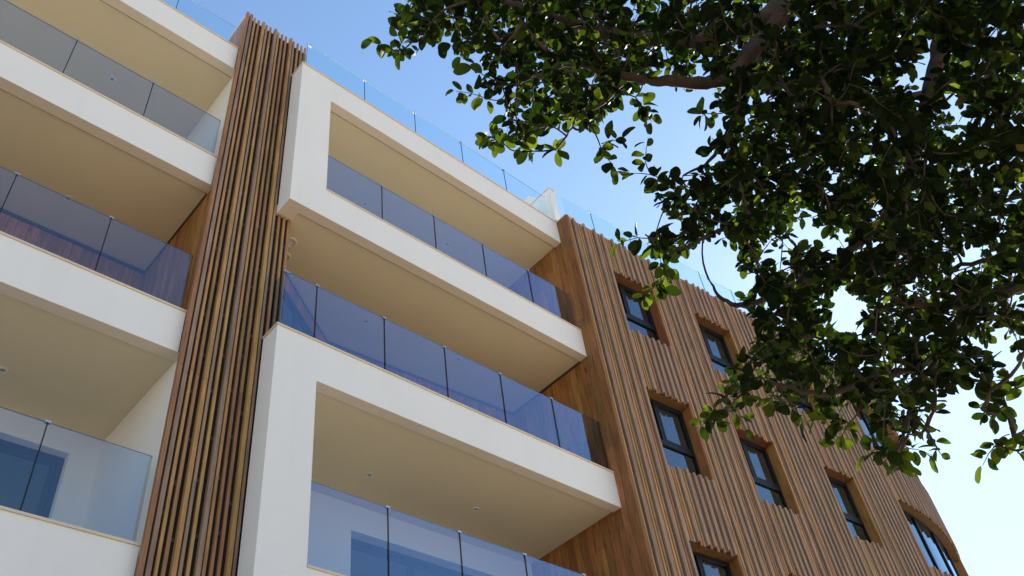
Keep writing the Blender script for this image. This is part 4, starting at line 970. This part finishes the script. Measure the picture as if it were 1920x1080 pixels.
    (0.29,-5.71,5.18), (0.74,-5.76,5.49), (0.23,-5.97,4.97), (0.72,-6.18,5.03), (0.53,-6.45,4.79), (0.88,-6.57,4.78), (0.71,-6.67,4.60), (0.85,-6.74,4.75),
    (1.09,-6.77,4.74), (1.29,-6.91,4.84), (1.41,-7.00,4.79), (0.58,-5.58,5.21), (0.32,-5.76,4.96), (0.41,-5.86,4.96), (0.27,-6.10,4.71), (1.08,-5.96,5.17),
    (0.34,-6.31,4.66), (0.74,-6.32,4.75), (1.48,-6.98,4.72), (0.00,-5.77,4.67), (0.09,-5.84,4.58), (0.40,-5.77,4.77), (1.00,-5.72,5.12), (0.60,-6.06,4.80),
    (0.90,-6.10,4.80), (0.39,-6.31,4.40), (0.63,-6.41,4.53), (1.11,-6.33,4.83), (0.27,-5.40,4.86), (0.50,-5.47,4.97), (0.33,-5.69,4.69), (0.96,-5.61,4.94),
    (0.49,-5.92,4.66), (1.04,-5.89,4.83), (1.15,-6.11,4.82), (1.08,-5.89,4.72), (1.36,-5.86,4.75), (-0.40,-7.75,6.85), (-0.25,-8.00,6.78), (-0.69,-7.00,7.55),
    (-0.33,-7.45,7.28), (-0.30,-7.58,7.12), (0.06,-7.71,7.52), (0.20,-8.40,6.46), (0.57,-8.50,6.62), (-1.09,-6.92,6.89), (-0.57,-7.05,7.27), (-0.85,-7.19,6.77),
    (-0.12,-7.40,7.47), (-0.19,-7.63,7.00), (-0.18,-7.77,6.62), (0.24,-8.36,6.20), (0.28,-8.47,5.94), (0.99,-8.77,6.54), (-0.79,-6.68,7.42), (-0.63,-6.65,7.65),
    (-0.80,-6.94,6.88), (-0.54,-7.02,7.14), (-0.06,-7.25,7.24), (-0.14,-7.85,6.14), (0.16,-8.10,6.30), (0.65,-8.27,6.54), (1.15,-8.69,6.48), (-1.88,-5.43,7.52),
    (-1.71,-5.45,7.97), (-1.62,-5.71,7.52), (-1.58,-5.71,7.58), (-1.63,-5.96,7.13), (-1.50,-6.10,6.90), (-1.10,-6.06,7.70), (-0.81,-6.40,7.28), (-0.56,-6.88,7.02),
    (-0.37,-7.00,7.14), (-0.06,-7.05,7.33), (-0.54,-7.15,6.40), (-0.12,-7.27,6.76), (-0.24,-7.47,6.26), (0.12,-7.59,6.75), (0.39,-8.09,6.10), (0.49,-8.19,6.10),
    (0.83,-8.29,6.39), (0.66,-8.37,6.13), (-1.81,-5.03,7.84), (-2.03,-5.44,6.92), (-1.81,-5.51,7.38), (-1.46,-5.51,7.78), (-1.25,-5.53,7.75), (-1.29,-5.69,7.70),
    (-0.94,-5.79,7.95), (-0.98,-5.97,7.62), (-0.91,-6.00,7.45), (-0.97,-6.25,7.09), (-0.96,-6.37,6.82), (-0.64,-6.43,7.19), (-0.77,-6.58,6.89), (-0.35,-6.71,7.31),
    (-0.12,-6.79,7.50), (-0.27,-6.90,6.92), (0.19,-6.90,7.45), (0.15,-7.05,7.22), (-0.40,-7.24,6.30), (0.23,-7.34,6.95), (0.08,-7.44,6.71), (0.53,-7.53,6.97),
    (0.53,-7.58,6.91), (0.62,-7.85,6.54), (0.51,-8.11,6.16), (0.47,-8.16,5.99), (-1.70,-5.06,7.79), (-1.46,-5.13,7.90), (-1.36,-5.38,7.60), (-1.23,-5.38,7.74),
    (-1.33,-5.64,7.33), (-0.96,-5.57,7.67), (-1.11,-5.84,7.26), (-1.02,-5.94,7.10), (-1.10,-6.20,6.78), (-0.69,-6.20,7.05), (-0.41,-6.17,7.45), (-0.71,-6.48,6.71),
    (-0.58,-6.60,6.59), (-0.62,-6.73,6.55), (-0.41,-6.86,6.54), (0.25,-6.92,7.09), (0.10,-7.09,6.95), (-0.25,-7.17,6.29), (0.23,-7.31,6.64), (0.16,-7.43,6.41),
    (0.03,-7.51,6.21), (0.74,-7.59,6.85), (-1.37,-5.24,7.63), (-1.54,-5.67,6.67), (-1.24,-5.62,7.02), (-1.27,-5.74,6.94), (-0.80,-5.60,7.45), (-1.12,-6.03,6.69),
    (-0.58,-5.96,7.41), (-0.65,-6.08,7.12), (-0.67,-6.31,6.81), (-0.33,-6.35,7.02), (0.03,-6.39,7.51), (-0.62,-6.61,6.39), (-0.09,-6.59,6.91), (-0.41,-6.81,6.24),
    (0.35,-6.80,7.04), (0.54,-6.94,7.12), (0.46,-7.12,7.01), (0.48,-7.17,6.69), (0.39,-7.33,6.63), (0.07,-7.47,5.86), (1.03,-7.70,6.54), (0.62,-7.81,5.96),
    (1.47,-8.46,6.19), (-1.25,-5.40,7.14), (-1.01,-5.36,7.48), (-0.91,-5.53,7.29), (-0.71,-5.50,7.46), (-0.89,-5.92,6.74), (-0.70,-5.93,6.78), (-0.70,-6.08,6.83),
    (-0.63,-6.32,6.56), (-0.46,-6.47,6.57), (0.20,-6.35,7.23), (-0.27,-6.60,6.41), (0.11,-6.66,6.84), (-0.06,-6.83,6.33), (-0.14,-6.93,6.26), (0.67,-6.96,6.86),
    (0.18,-7.16,6.20), (0.27,-7.37,5.99), (0.54,-7.49,6.24), (0.38,-7.53,5.79), (0.54,-7.74,5.84), (-1.40,-5.51,6.53), (-1.12,-5.38,6.99), (-0.95,-5.59,6.95),
    (-0.63,-5.40,7.42), (-0.79,-5.73,6.70), (-0.57,-5.85,6.98), (0.08,-6.38,6.79), (-0.11,-6.56,6.37), (-0.06,-6.63,6.29), (0.59,-6.64,7.10), (-0.08,-6.83,6.04),
    (0.10,-6.89,6.14), (0.27,-7.03,6.15), (0.59,-7.34,6.06), (-0.75,-5.10,7.17), (-0.75,-5.29,7.13), (-0.64,-5.39,7.13), (-0.43,-5.41,7.20), (-0.12,-6.34,6.47),
    (-0.00,-6.36,6.42), (0.46,-6.40,6.90), (0.18,-6.66,6.43), (0.16,-6.75,6.12), (0.63,-6.78,6.57), (0.24,-7.02,5.91), (0.54,-7.14,5.99), (0.92,-7.51,6.08),
    (1.42,-7.58,6.39), (1.29,-7.62,6.06), (0.85,-7.79,5.44), (1.55,-8.06,5.94), (1.57,-8.07,5.84), (-0.25,-5.24,7.35), (0.57,-6.00,7.06), (-0.09,-6.34,6.26),
    (0.76,-6.28,6.88), (0.53,-6.51,6.53), (0.14,-6.71,6.05), (0.77,-6.69,6.47), (0.35,-6.94,5.97), (0.98,-6.89,6.47), (0.70,-7.08,5.99), (1.37,-7.35,6.30),
    (0.48,-5.91,6.72), (-0.10,-6.36,5.92), (0.11,-6.43,6.10), (0.27,-6.46,6.16), (0.86,-6.52,6.54), (0.57,-6.66,6.14), (0.48,-6.76,5.81), (1.30,-6.75,6.53),
    (0.39,-7.08,5.58), (0.47,-7.11,5.59), (1.41,-7.31,6.14), (1.11,-7.42,5.72), (1.12,-7.83,5.33), (1.49,-7.98,5.42), (0.06,-6.02,6.01), (0.43,-6.07,6.46),
    (0.61,-6.10,6.46), (0.40,-6.39,6.11), (0.92,-6.39,6.35), (0.25,-6.59,5.57), (0.39,-6.75,5.66), (0.56,-6.80,5.67), (0.80,-6.93,5.73), (0.77,-7.00,5.59),
    (1.00,-7.05,5.68), (0.79,-7.22,5.46), (0.84,-7.47,5.28), (0.11,-5.59,6.21), (0.41,-5.66,6.45), (0.51,-5.83,6.44), (0.82,-5.84,6.67), (0.98,-5.96,6.60),
    (0.71,-6.20,6.29), (1.24,-6.22,6.46), (1.32,-6.56,6.38), (0.53,-6.72,5.59), (0.60,-6.84,5.36), (0.70,-6.92,5.53), (1.70,-7.01,6.09), (1.01,-7.71,4.92),
    (0.57,-5.43,6.57), (0.60,-5.62,6.43), (0.36,-5.86,5.98), (0.31,-5.90,5.88), (0.90,-5.92,6.43), (0.83,-6.22,6.02), (1.05,-6.29,6.15), (0.93,-6.57,5.84),
    (1.36,-6.56,6.07), (0.83,-6.67,5.52), (1.52,-6.92,5.84), (1.36,-7.05,5.56), (1.47,-7.23,5.58), (1.92,-7.68,5.26), (0.52,-5.73,6.06), (1.33,-5.88,6.30),
    (0.61,-6.34,5.57), (0.77,-6.46,5.42), (0.75,-6.57,5.42), (1.29,-6.69,5.74), (0.93,-7.05,5.15), (1.51,-7.14,5.26), (1.08,-5.62,6.12), (0.61,-5.99,5.52),
    (0.82,-6.01,5.57), (1.49,-6.09,5.96), (0.60,-6.40,5.23), (1.05,-6.38,5.46), (1.74,-6.44,5.91), (1.24,-6.76,5.29), (1.64,-6.81,5.51), (1.05,-6.98,4.91),
    (1.92,-7.03,5.45), (1.23,-5.45,6.23), (0.76,-5.86,5.66), (1.40,-6.00,5.82), (1.51,-6.37,5.64), (0.98,-6.66,4.99), (1.69,-6.88,5.33), (2.17,-7.23,5.30),
    (0.61,-5.59,5.55), (0.63,-5.68,5.31), (0.91,-5.74,5.54), (1.33,-6.07,5.59), (1.47,-6.17,5.51), (0.83,-6.43,5.00), (0.88,-6.58,4.82), (1.14,-6.78,4.85),
    (1.11,-6.89,4.79), (1.86,-6.95,5.15), (1.38,-5.25,5.95), (1.11,-5.49,5.54), (1.34,-5.50,5.61), (1.22,-5.70,5.49), (1.73,-5.76,5.61), (1.07,-6.08,5.21),
    (1.07,-6.12,5.01), (0.91,-6.45,4.79), (1.09,-5.45,5.47), (0.56,-5.67,4.88), (1.32,-5.59,5.44), (1.15,-5.93,5.17), (1.87,-5.81,5.55), (1.80,-5.94,5.42),
    (1.94,-6.08,5.26), (1.86,-6.21,5.27), (1.12,-5.47,5.23), (1.36,-5.50,5.22), (0.92,-5.92,4.72), (1.05,-6.02,4.76), (1.25,-5.85,4.87), (0.92,-6.08,4.54),
    (-0.11,-7.39,8.01), (0.03,-7.66,7.42), (0.78,-8.06,8.04), (-0.68,-6.65,7.95), (-0.29,-6.73,8.53), (0.25,-7.40,7.94), (0.26,-7.58,7.50), (1.44,-8.66,7.55),  # from here, deep crown layer added to block sun from nearer leaves
    (-0.65,-6.32,8.31), (-0.42,-6.36,8.44), (-0.28,-6.63,8.17), (0.07,-6.85,8.40), (-0.03,-7.02,7.83), (-0.08,-7.11,7.58), (0.12,-7.19,7.62), (0.63,-7.45,7.97),
    (0.84,-7.88,7.63), (0.71,-8.13,6.99), (1.55,-8.68,7.08), (-0.06,-6.73,7.77), (0.76,-7.24,7.95), (0.49,-7.32,7.65), (0.95,-8.34,6.58), (1.44,-8.42,6.96),
    (1.65,-8.63,7.11), (1.62,-8.65,6.88), (-1.55,-5.23,8.06), (-1.21,-5.30,8.31), (-0.78,-5.21,8.72), (-0.77,-5.40,8.48), (-0.68,-5.70,8.44), (-0.55,-5.74,8.56),
    (-0.24,-6.02,8.34), (-0.47,-6.23,7.85), (-0.42,-6.45,7.60), (-0.26,-6.58,7.52), (0.24,-6.50,8.07), (0.70,-6.88,8.21), (0.74,-7.17,7.85), (0.77,-7.26,7.52),
    (1.05,-7.33,7.95), (1.18,-7.45,7.81), (0.65,-7.57,6.95), (1.03,-7.72,7.08), (1.02,-7.79,6.98), (1.55,-8.02,7.52), (1.47,-7.99,7.23), (-0.98,-5.25,8.17),
    (-0.90,-5.52,7.85), (-0.74,-5.48,8.09), (-0.46,-5.64,8.05), (-0.26,-5.83,8.10), (0.02,-5.81,8.38), (-0.27,-6.12,7.84), (0.24,-6.13,8.37), (0.48,-6.31,8.24),
    (0.28,-6.52,7.97), (0.48,-6.77,7.50), (0.36,-6.92,7.40), (1.18,-6.97,8.01), (0.49,-7.13,7.08), (0.76,-7.22,7.25), (0.97,-7.39,7.47), (1.16,-7.48,7.36),
    (1.46,-7.74,7.35), (1.78,-8.06,7.45), (1.56,-8.25,6.75), (1.52,-8.46,6.47), (-0.80,-5.14,7.96), (-0.61,-5.24,8.33), (-0.36,-5.19,8.57), (-0.41,-5.58,8.09),
    (-0.21,-5.60,8.18), (0.09,-6.28,7.50), (0.55,-6.35,7.79), (0.81,-6.46,8.15), (0.75,-6.64,7.85), (0.70,-6.77,7.34), (0.70,-6.80,7.31), (1.32,-6.89,7.83),
    (0.71,-7.13,6.95), (1.18,-7.26,7.43), (0.99,-7.54,6.78), (1.43,-7.60,7.07), (1.21,-7.80,6.54), (-0.60,-5.29,7.71), (-0.35,-5.47,7.80), (0.80,-6.05,8.12),
    (0.93,-6.39,8.06), (0.73,-6.52,7.50), (0.74,-6.58,7.38), (1.28,-6.70,7.80), (1.05,-6.95,7.44), (1.00,-7.05,7.03), (1.94,-7.53,7.30), (1.97,-7.78,7.07),
    (-0.69,-5.15,7.42), (-0.42,-5.30,7.58), (0.12,-5.08,8.28), (0.93,-6.25,7.78), (1.12,-6.25,7.70), (0.71,-6.58,6.96), (1.27,-6.60,7.76), (1.37,-6.73,7.56),
    (1.63,-6.82,7.61), (1.27,-7.58,6.36), (2.25,-8.14,6.62), (0.59,-6.15,7.03), (1.01,-6.27,7.25), (0.92,-6.47,7.16), (1.40,-6.52,7.56), (1.47,-6.66,7.29),
    (1.11,-6.80,6.95), (1.43,-6.92,6.96), (1.13,-7.11,6.51), (1.58,-7.36,6.69), (1.86,-7.48,6.72), (2.04,-7.58,6.93), (1.74,-7.90,6.21), (1.09,-5.95,7.41),
    (1.25,-6.17,7.46), (1.31,-6.24,7.16), (0.86,-6.49,6.71), (1.22,-6.52,6.88), (1.67,-6.62,7.25), (1.79,-6.86,7.04), (1.31,-6.97,6.41), (1.48,-7.41,6.23),
    (1.90,-7.45,6.56), (2.39,-7.60,6.81), (1.83,-7.67,6.30), (1.13,-5.69,7.31), (1.35,-5.86,7.43), (1.26,-5.95,7.39), (1.31,-6.23,7.14), (1.12,-6.41,6.76),
    (1.38,-6.40,6.75), (1.83,-6.53,7.20), (1.47,-6.76,6.72), (1.53,-6.86,6.46), (1.38,-6.92,6.23), (2.17,-7.03,6.87), (2.41,-7.26,6.76), (1.03,-5.53,7.22),
    (0.74,-5.93,6.71), (1.40,-5.83,7.15), (1.69,-6.03,7.26), (1.24,-6.23,6.62), (1.63,-6.38,6.91), (1.45,-6.52,6.64), (1.73,-6.54,6.66), (1.97,-6.68,6.70),
    (2.30,-6.80,6.75), (1.58,-6.96,6.05), (2.38,-7.24,6.61), (2.22,-7.53,5.94), (1.48,-5.50,7.32), (1.51,-6.17,6.67), (1.47,-6.19,6.46), (1.49,-6.46,6.28),
    (1.51,-6.60,6.20), (1.82,-6.71,6.32), (2.23,-6.85,6.55), (1.69,-7.11,5.87), (2.27,-7.07,6.21), (2.15,-7.38,5.96), (2.30,-7.59,5.73), (1.34,-5.66,6.71),
    (2.02,-5.89,7.02), (1.88,-6.07,6.79), (2.09,-6.15,6.77), (1.93,-6.38,6.33), (2.24,-6.38,6.47), (2.46,-6.77,6.51), (2.56,-6.94,6.25), (2.24,-7.40,5.80),
    (1.44,-5.61,6.37), (1.45,-5.76,6.39), (2.12,-5.73,6.71), (2.07,-5.89,6.70), (1.62,-6.20,6.19), (2.23,-6.17,6.57), (2.29,-6.31,6.37), (2.56,-6.95,5.99),
    (1.53,-5.47,6.24), (1.95,-5.50,6.54), (1.44,-5.92,6.08), (2.19,-6.18,6.13), (1.82,-6.53,5.66), (2.23,-6.54,5.94), (1.88,-6.74,5.57), (2.67,-6.75,5.91),
    (2.28,-7.09,5.37), (1.70,-5.52,6.21), (2.34,-5.85,6.17), (1.85,-6.18,5.71), (2.08,-5.34,6.30), (2.15,-5.44,6.13), (1.91,-5.64,5.90), (2.64,-5.70,6.19),
    (1.74,-5.96,5.52), (2.21,-6.37,5.62), (2.11,-5.15,6.13), (2.13,-5.33,5.90), (2.28,-5.61,5.78), (1.87,-5.98,5.50), (2.37,-5.53,5.79), (-2.61,-5.83,5.21,1),
    (-2.62,-5.87,5.31,1), (-2.56,-5.75,5.28,1), (-1.88,-5.86,4.97,1), (-1.76,-5.91,5.03,1), (-1.70,-6.11,4.85,1), (-1.72,-6.17,4.84,1), (-1.97,-5.76,5.10,1), (-2.29,-5.99,5.06,1),
    (-2.13,-5.80,5.28,1), (-2.06,-5.77,4.99,1), (-1.14,-5.85,4.52,1), (-1.13,-5.92,4.60,1), (-1.20,-5.92,4.72,1), (-1.35,-5.95,4.63,1), (-1.13,-5.86,4.48,1), (-0.76,-5.82,3.95,1),
    (-0.85,-5.77,3.89,1), (-0.95,-5.82,3.87,1), (-0.94,-5.91,3.91,1), (-0.81,-6.08,3.81,1), (-0.58,-5.93,4.00,1), (-0.70,-6.07,3.82,1), (-0.56,-6.21,3.72,1), (-0.62,-6.19,3.72,1),
    (-0.27,-6.21,3.71,1), (-0.47,-6.31,3.54,1), (-0.36,-6.35,3.65,1), (-0.26,-6.40,3.69,1), (-0.19,-6.30,3.67,1), (-0.41,-6.30,3.56,1), (-0.55,-6.29,3.53,1), (-0.28,-6.47,3.73,1),
    (-0.19,-6.67,3.79,1), (-0.46,-6.74,3.58,1), (-0.32,-6.71,3.58,1), (-0.44,-6.68,3.54,1), (-0.18,-6.68,3.51,1), (-0.24,-6.67,3.42,1), (-0.23,-6.61,3.49,1), (-1.46,-6.18,4.90,1),
    (-1.41,-6.17,4.83,1), (-1.70,-6.36,4.98,1), (-1.65,-6.35,4.96,1), (-1.54,-6.56,4.76,1), (-0.26,-6.74,3.65,1),
]
FORK = Vector(LIMBS[0][0][0])
tree = thing('fig_tree', (-1.15, -8.55, 0.0), 'broad leafy dark green tree with low branches hanging in front of the timber wing', 'tree')
def smooth_line(pts, sub=4):
    P = [Vector(p) for p in pts]
    out = []
    for i in range(len(P) - 1):
        p0 = P[i - 1] if i else P[0] * 2 - P[1]
        p1, p2 = P[i], P[i + 1]
        p3 = P[i + 2] if i + 2 < len(P) else P[-1] * 2 - P[-2]
        for k in range(sub):
            t = k / sub
            out.append(0.5 * ((2 * p1) + (p2 - p0) * t + (2 * p0 - 5 * p1 + 4 * p2 - p3) * t * t + (3 * p1 - p0 - 3 * p2 + p3) * t ** 3))
    out.append(P[-1])
    return out
class Tubes:
    def __init__(self):
        self.v = []; self.f = []
    def add(self, pts, radii, n=6):
        base = len(self.v)
        up = Vector((0.31, 0.22, 0.92))
        for i, p in enumerate(pts):
            d = (pts[min(i + 1, len(pts) - 1)] - pts[max(i - 1, 0)])
            if d.length < 1e-6:
                d = Vector((0, 0, 1))
            d.normalize()
            a = d.cross(up)
            if a.length < 0.05:
                a = d.cross(Vector((1, 0, 0)))
            a.normalize(); b = d.cross(a)
            for k in range(n):
                t = 2 * math.pi * k / n
                self.v.append(p + (a * math.cos(t) + b * math.sin(t)) * radii[i])
        for i in range(len(pts) - 1):
            for k in range(n):
                k2 = (k + 1) % n
                self.f.append((base + i * n + k, base + i * n + k2, base + (i + 1) * n + k2, base + (i + 1) * n + k))
        self.f.append(tuple(base + (len(pts) - 1) * n + k for k in range(n)))
    def build(self, name, mat, parent):
        o0 = WORLD[parent]
        me = bpy.data.meshes.new(name)
        me.from_pydata([tuple(p - o0) for p in self.v], [], self.f)
        me.materials.append(mat)
        me.polygons.foreach_set('use_smooth', [True] * len(me.polygons))
        return link_mesh(name, me, parent, tuple(o0))
rng = random.Random(21)
tk = Tubes()
tp = smooth_line([(-1.15, -8.55, -0.1), (-1.12, -8.52, 0.5), (-1.05, -8.45, 1.8), (-1.22, -8.4, 3.4), (-1.30, -8.28, 4.8), tuple(FORK)], 5)
tr = [0.22 - 0.13 * i / (len(tp) - 1) + (0.10 * max(0, 1 - i / 3)) + rng.uniform(-.006, .006) for i in range(len(tp))]
tk.add(tp, tr, 14)
tk.build('trunk', M_BARK, tree)
nodes = []          # (point, radius available)
for pts, r0, r1 in LIMBS:
    sp = smooth_line(pts, 5)
    n = len(sp)
    for q in range(1, n - 1):
        sp[q] = sp[q] + Vector((rng.gauss(0, 1), rng.gauss(0, 1), rng.gauss(0, 1))) * 0.0045
    rad = [r1 + (r0 - r1) * (1 - i / (n - 1)) ** 0.85 for i in range(n)]
    rad = [r * rng.uniform(0.92, 1.1) for r in rad]
    tb = Tubes(); tb.add(sp, rad, 9 if r0 > 0.03 else 7); tb.build('branch', M_BARK, tree)
    nodes += [(p, r, 0) for p, r in list(zip(sp, rad))[3:]]
# twigs grow from the limbs to the sprays, each from the nearest wood already there
tips = [Vector(s[:3]) for s in SPRAYS]
hang = [len(s) > 3 for s in SPRAYS]            # loose hanging sprays with the larger leaves
dist0 = [min((t - p).length for p, r, dpt in nodes) for t in tips]
order = sorted(range(len(tips)), key=lambda i: dist0[i])
P_ = [n[0] for n in nodes]
kids = {}
sprays = []
parent_of = {}
for i in order:
    t = tips[i]
    best = min(range(len(P_)), key=lambda k: (t - P_[k]).length_squared)
    parent_of[len(P_)] = best
    sprays.append((len(P_), best))
    if hang[i]:
        kids[len(P_)] = 1
    P_.append(t)
load = {}
for me_, pa_ in reversed(sprays):
    load[me_] = load.get(me_, 0) + 1
    load[pa_] = load.get(pa_, 0) + load[me_]
tw = Tubes()
LEAF = {'v': [], 'f': [], 'tone': []}
SINGLE = []
outline = [(0.0, 0.0), (0.10, 0.13), (0.30, 0.235), (0.52, 0.285), (0.74, 0.245), (0.91, 0.13), (1.0, 0.0)]
def leaf_geo(bend, fold):
    """leaf of unit length along +x, blade in the xy plane; returns vertices and faces"""
    v = []; f = []
    for (t, w) in outline:
        z = -bend * t * t
        c = 0.02 * math.sin(t * 9)
        if w == 0:
            v.append((t, 0, z))
        else:
            v += [(t, w, z + fold * w + c), (t, 0, z), (t, -w, z + fold * w - c)]
    f += [(0, 2, 1), (0, 3, 2)]
    for k in range(4):
        a = 1 + 3 * k
        f += [(a, a + 1, a + 4, a + 3), (a + 1, a + 2, a + 5, a + 4)]
    a = 13
    f += [(a, a + 1, 16), (a + 1, a + 2, 16)]
    return [Vector(p) for p in v], f
VAR = [leaf_geo(b, fo) for b, fo in ((0.10, 0.25), (0.22, 0.35), (0.02, 0.45), (0.30, 0.2), (0.15, 0.1))]
leaves = []
def put_leaf(base, dirv, nrm, size, tone):
    x = dirv.normalized()
    y = nrm.cross(x)
    if y.length < 1e-3:
        y = Vector((0, 1, 0)).cross(x)
    y.normalize(); z = x.cross(y)
    M = Matrix((x * size, y * size * rng.uniform(0.95, 1.25), z * size)).transposed()
    leaves.append((base, M, tone, rng.randrange(len(VAR))))
UPV = Vector((0, 0, 1))
for me_, pa_ in sprays:
    a, b = P_[pa_], P_[me_]
    d = b - a; L = d.length
    r0 = min(0.012, 0.0024 * math.sqrt(load[me_]) + 0.0012); r1 = max(0.0016, r0 * 0.6)
    side = Vector((rng.gauss(0, 1), rng.gauss(0, 1), rng.gauss(0, 1))) * 0.09 * L
    ns = 5
    line = [a + d * (k / ns) + side * math.sin(math.pi * k / ns) + Vector((0, 0, 1)) * (-0.06 * L * math.sin(math.pi * k / ns)) for k in range(ns + 1)]
    out = (d.normalized() if L > 1e-3 else UPV)
    ext = (out + Vector((rng.gauss(0, .5), rng.gauss(0, .5), rng.gauss(-0.15, .4)))).normalized() * rng.uniform(0.06, 0.14)
    line2 = line + [b + ext * 0.5, b + ext + Vector((0, 0, -0.012))]
    tw.add(line2, [r0 + (r1 - r0) * min(1, k / ns) for k in range(ns + 1)] + [r1 * 0.8, 0.0012], 5)
    nl = rng.randint(7, 10) if me_ in kids else rng.randint(13, 18)
    for k in range(nl):
        t = k / (nl - 1)
        if t < 0.35:
            q = line[-2] + (b - line[-2]) * (t / 0.35)
        else:
            q = b + ext * ((t - 0.35) / 0.65)
        ang = 2.4 * k + rng.uniform(-.5, .5)
        ax = out
        u = ax.cross(UPV)
        if u.length < 0.1:
            u = Vector((1, 0, 0))
        u.normalize(); w_ = ax.cross(u)
        dr = (u * math.cos(ang) + w_ * math.sin(ang)) * rng.uniform(0.7, 1.2) + ax * rng.uniform(0.2, 0.8) + Vector((0, 0, -0.15))
        nr = UPV + Vector((rng.gauss(0, .55), rng.gauss(0, .55), rng.gauss(0, .35)))
        tone = min(0.93, max(0.0, rng.gauss(0.74, 0.14) if me_ in kids else rng.gauss(0.45, 0.24) + (0.3 if rng.random() < 0.08 else 0)))  # hanging sprays brighter: sunlight through unshaded edge leaves put into the tone
        if rng.random() < 0.005:
            tone = 1.0
        sz = rng.uniform(0.046, 0.088) if me_ in kids else rng.uniform(0.034, 0.080)
        put_leaf(q + dr.normalized() * 0.010, dr, nr, sz, tone)
    # a few more leaves back along the twig
    for k in range(int(L / 0.07)):
        if rng.random() < 0.55:
            t = rng.uniform(0.15, 0.95)
            i0 = min(ns - 1, int(t * ns))
            q = line[i0].lerp(line[i0 + 1], t * ns - i0)
            dr = Vector((rng.gauss(0, 1), rng.gauss(0, 1), rng.gauss(-0.1, .6)))
            nr = UPV + Vector((rng.gauss(0, .5), rng.gauss(0, .5), 0))
            put_leaf(q + dr.normalized() * 0.01, dr, nr, rng.uniform(0.030, 0.066), min(0.9, max(0, rng.gauss(.4, .2))))
to = tw.build('twig', M_BARK, tree); to['kind'] = 'stuff'
# the 300 leaves that show largest are objects of their own, the rest one mass
def in_frame(p):
    v = p - CAM
    z = v.dot(FWD)
    return abs(v.dot(RIGHT) / z) < 0.57 and abs(v.dot(UP) / z) < 0.32
rank = sorted(range(len(leaves)), key=lambda i: (leaves[i][0] - CAM).length / (leaves[i][1].to_scale().x) if in_frame(leaves[i][0]) else 1e9)
single = set(rank[:300])
def leaf_mesh(var, tone, name):
    v, f = VAR[var]
    me = bpy.data.meshes.new(name)
    me.from_pydata([tuple(p) for p in v], [], f)
    me.materials.append(M_LEAF)
    ca = me.color_attributes.new('tone', 'FLOAT_COLOR', 'POINT')
    ca.data.foreach_set('color', [tone, tone, tone, 1.0] * len(v))
    me.polygons.foreach_set('use_smooth', [True] * len(me.polygons))
    return me
LM = {(va, tq): leaf_mesh(va, tq / 3 * 0.92 if tq < 4 else 1.0, 'leaf') for va in range(len(VAR)) for tq in range(5)}
bv = []; bf = []; bt = []
for i, (base, M, tone, va) in enumerate(leaves):
    if i in single:
        me = LM[(va, 4 if tone > 0.95 else min(3, int(tone * 4.0)))]
        o = bpy.data.objects.new('leaf', me)
        COL.objects.link(o)
        o.parent = tree
        m4 = M.to_4x4(); m4.translation = base - WORLD[tree]
        o.matrix_local = m4
    else:
        v, f = VAR[va]
        n = len(bv)
        bv += [tuple(M @ p + base - WORLD[tree]) for p in v]
        bf += [tuple(n + q for q in ff) for ff in f]
        bt += [tone, tone, tone, 1.0] * len(v)
me = bpy.data.meshes.new('foliage')
me.from_pydata(bv, [], bf)
me.materials.append(M_LEAF)
ca = me.color_attributes.new('tone', 'FLOAT_COLOR', 'POINT')
ca.data.foreach_set('color', bt)
me.polygons.foreach_set('use_smooth', [True] * len(me.polygons))
fo = link_mesh('foliage', me, tree, tuple(WORLD[tree])); fo['kind'] = 'stuff'
print('LEAVES', len(leaves), 'sprays', len(tips))
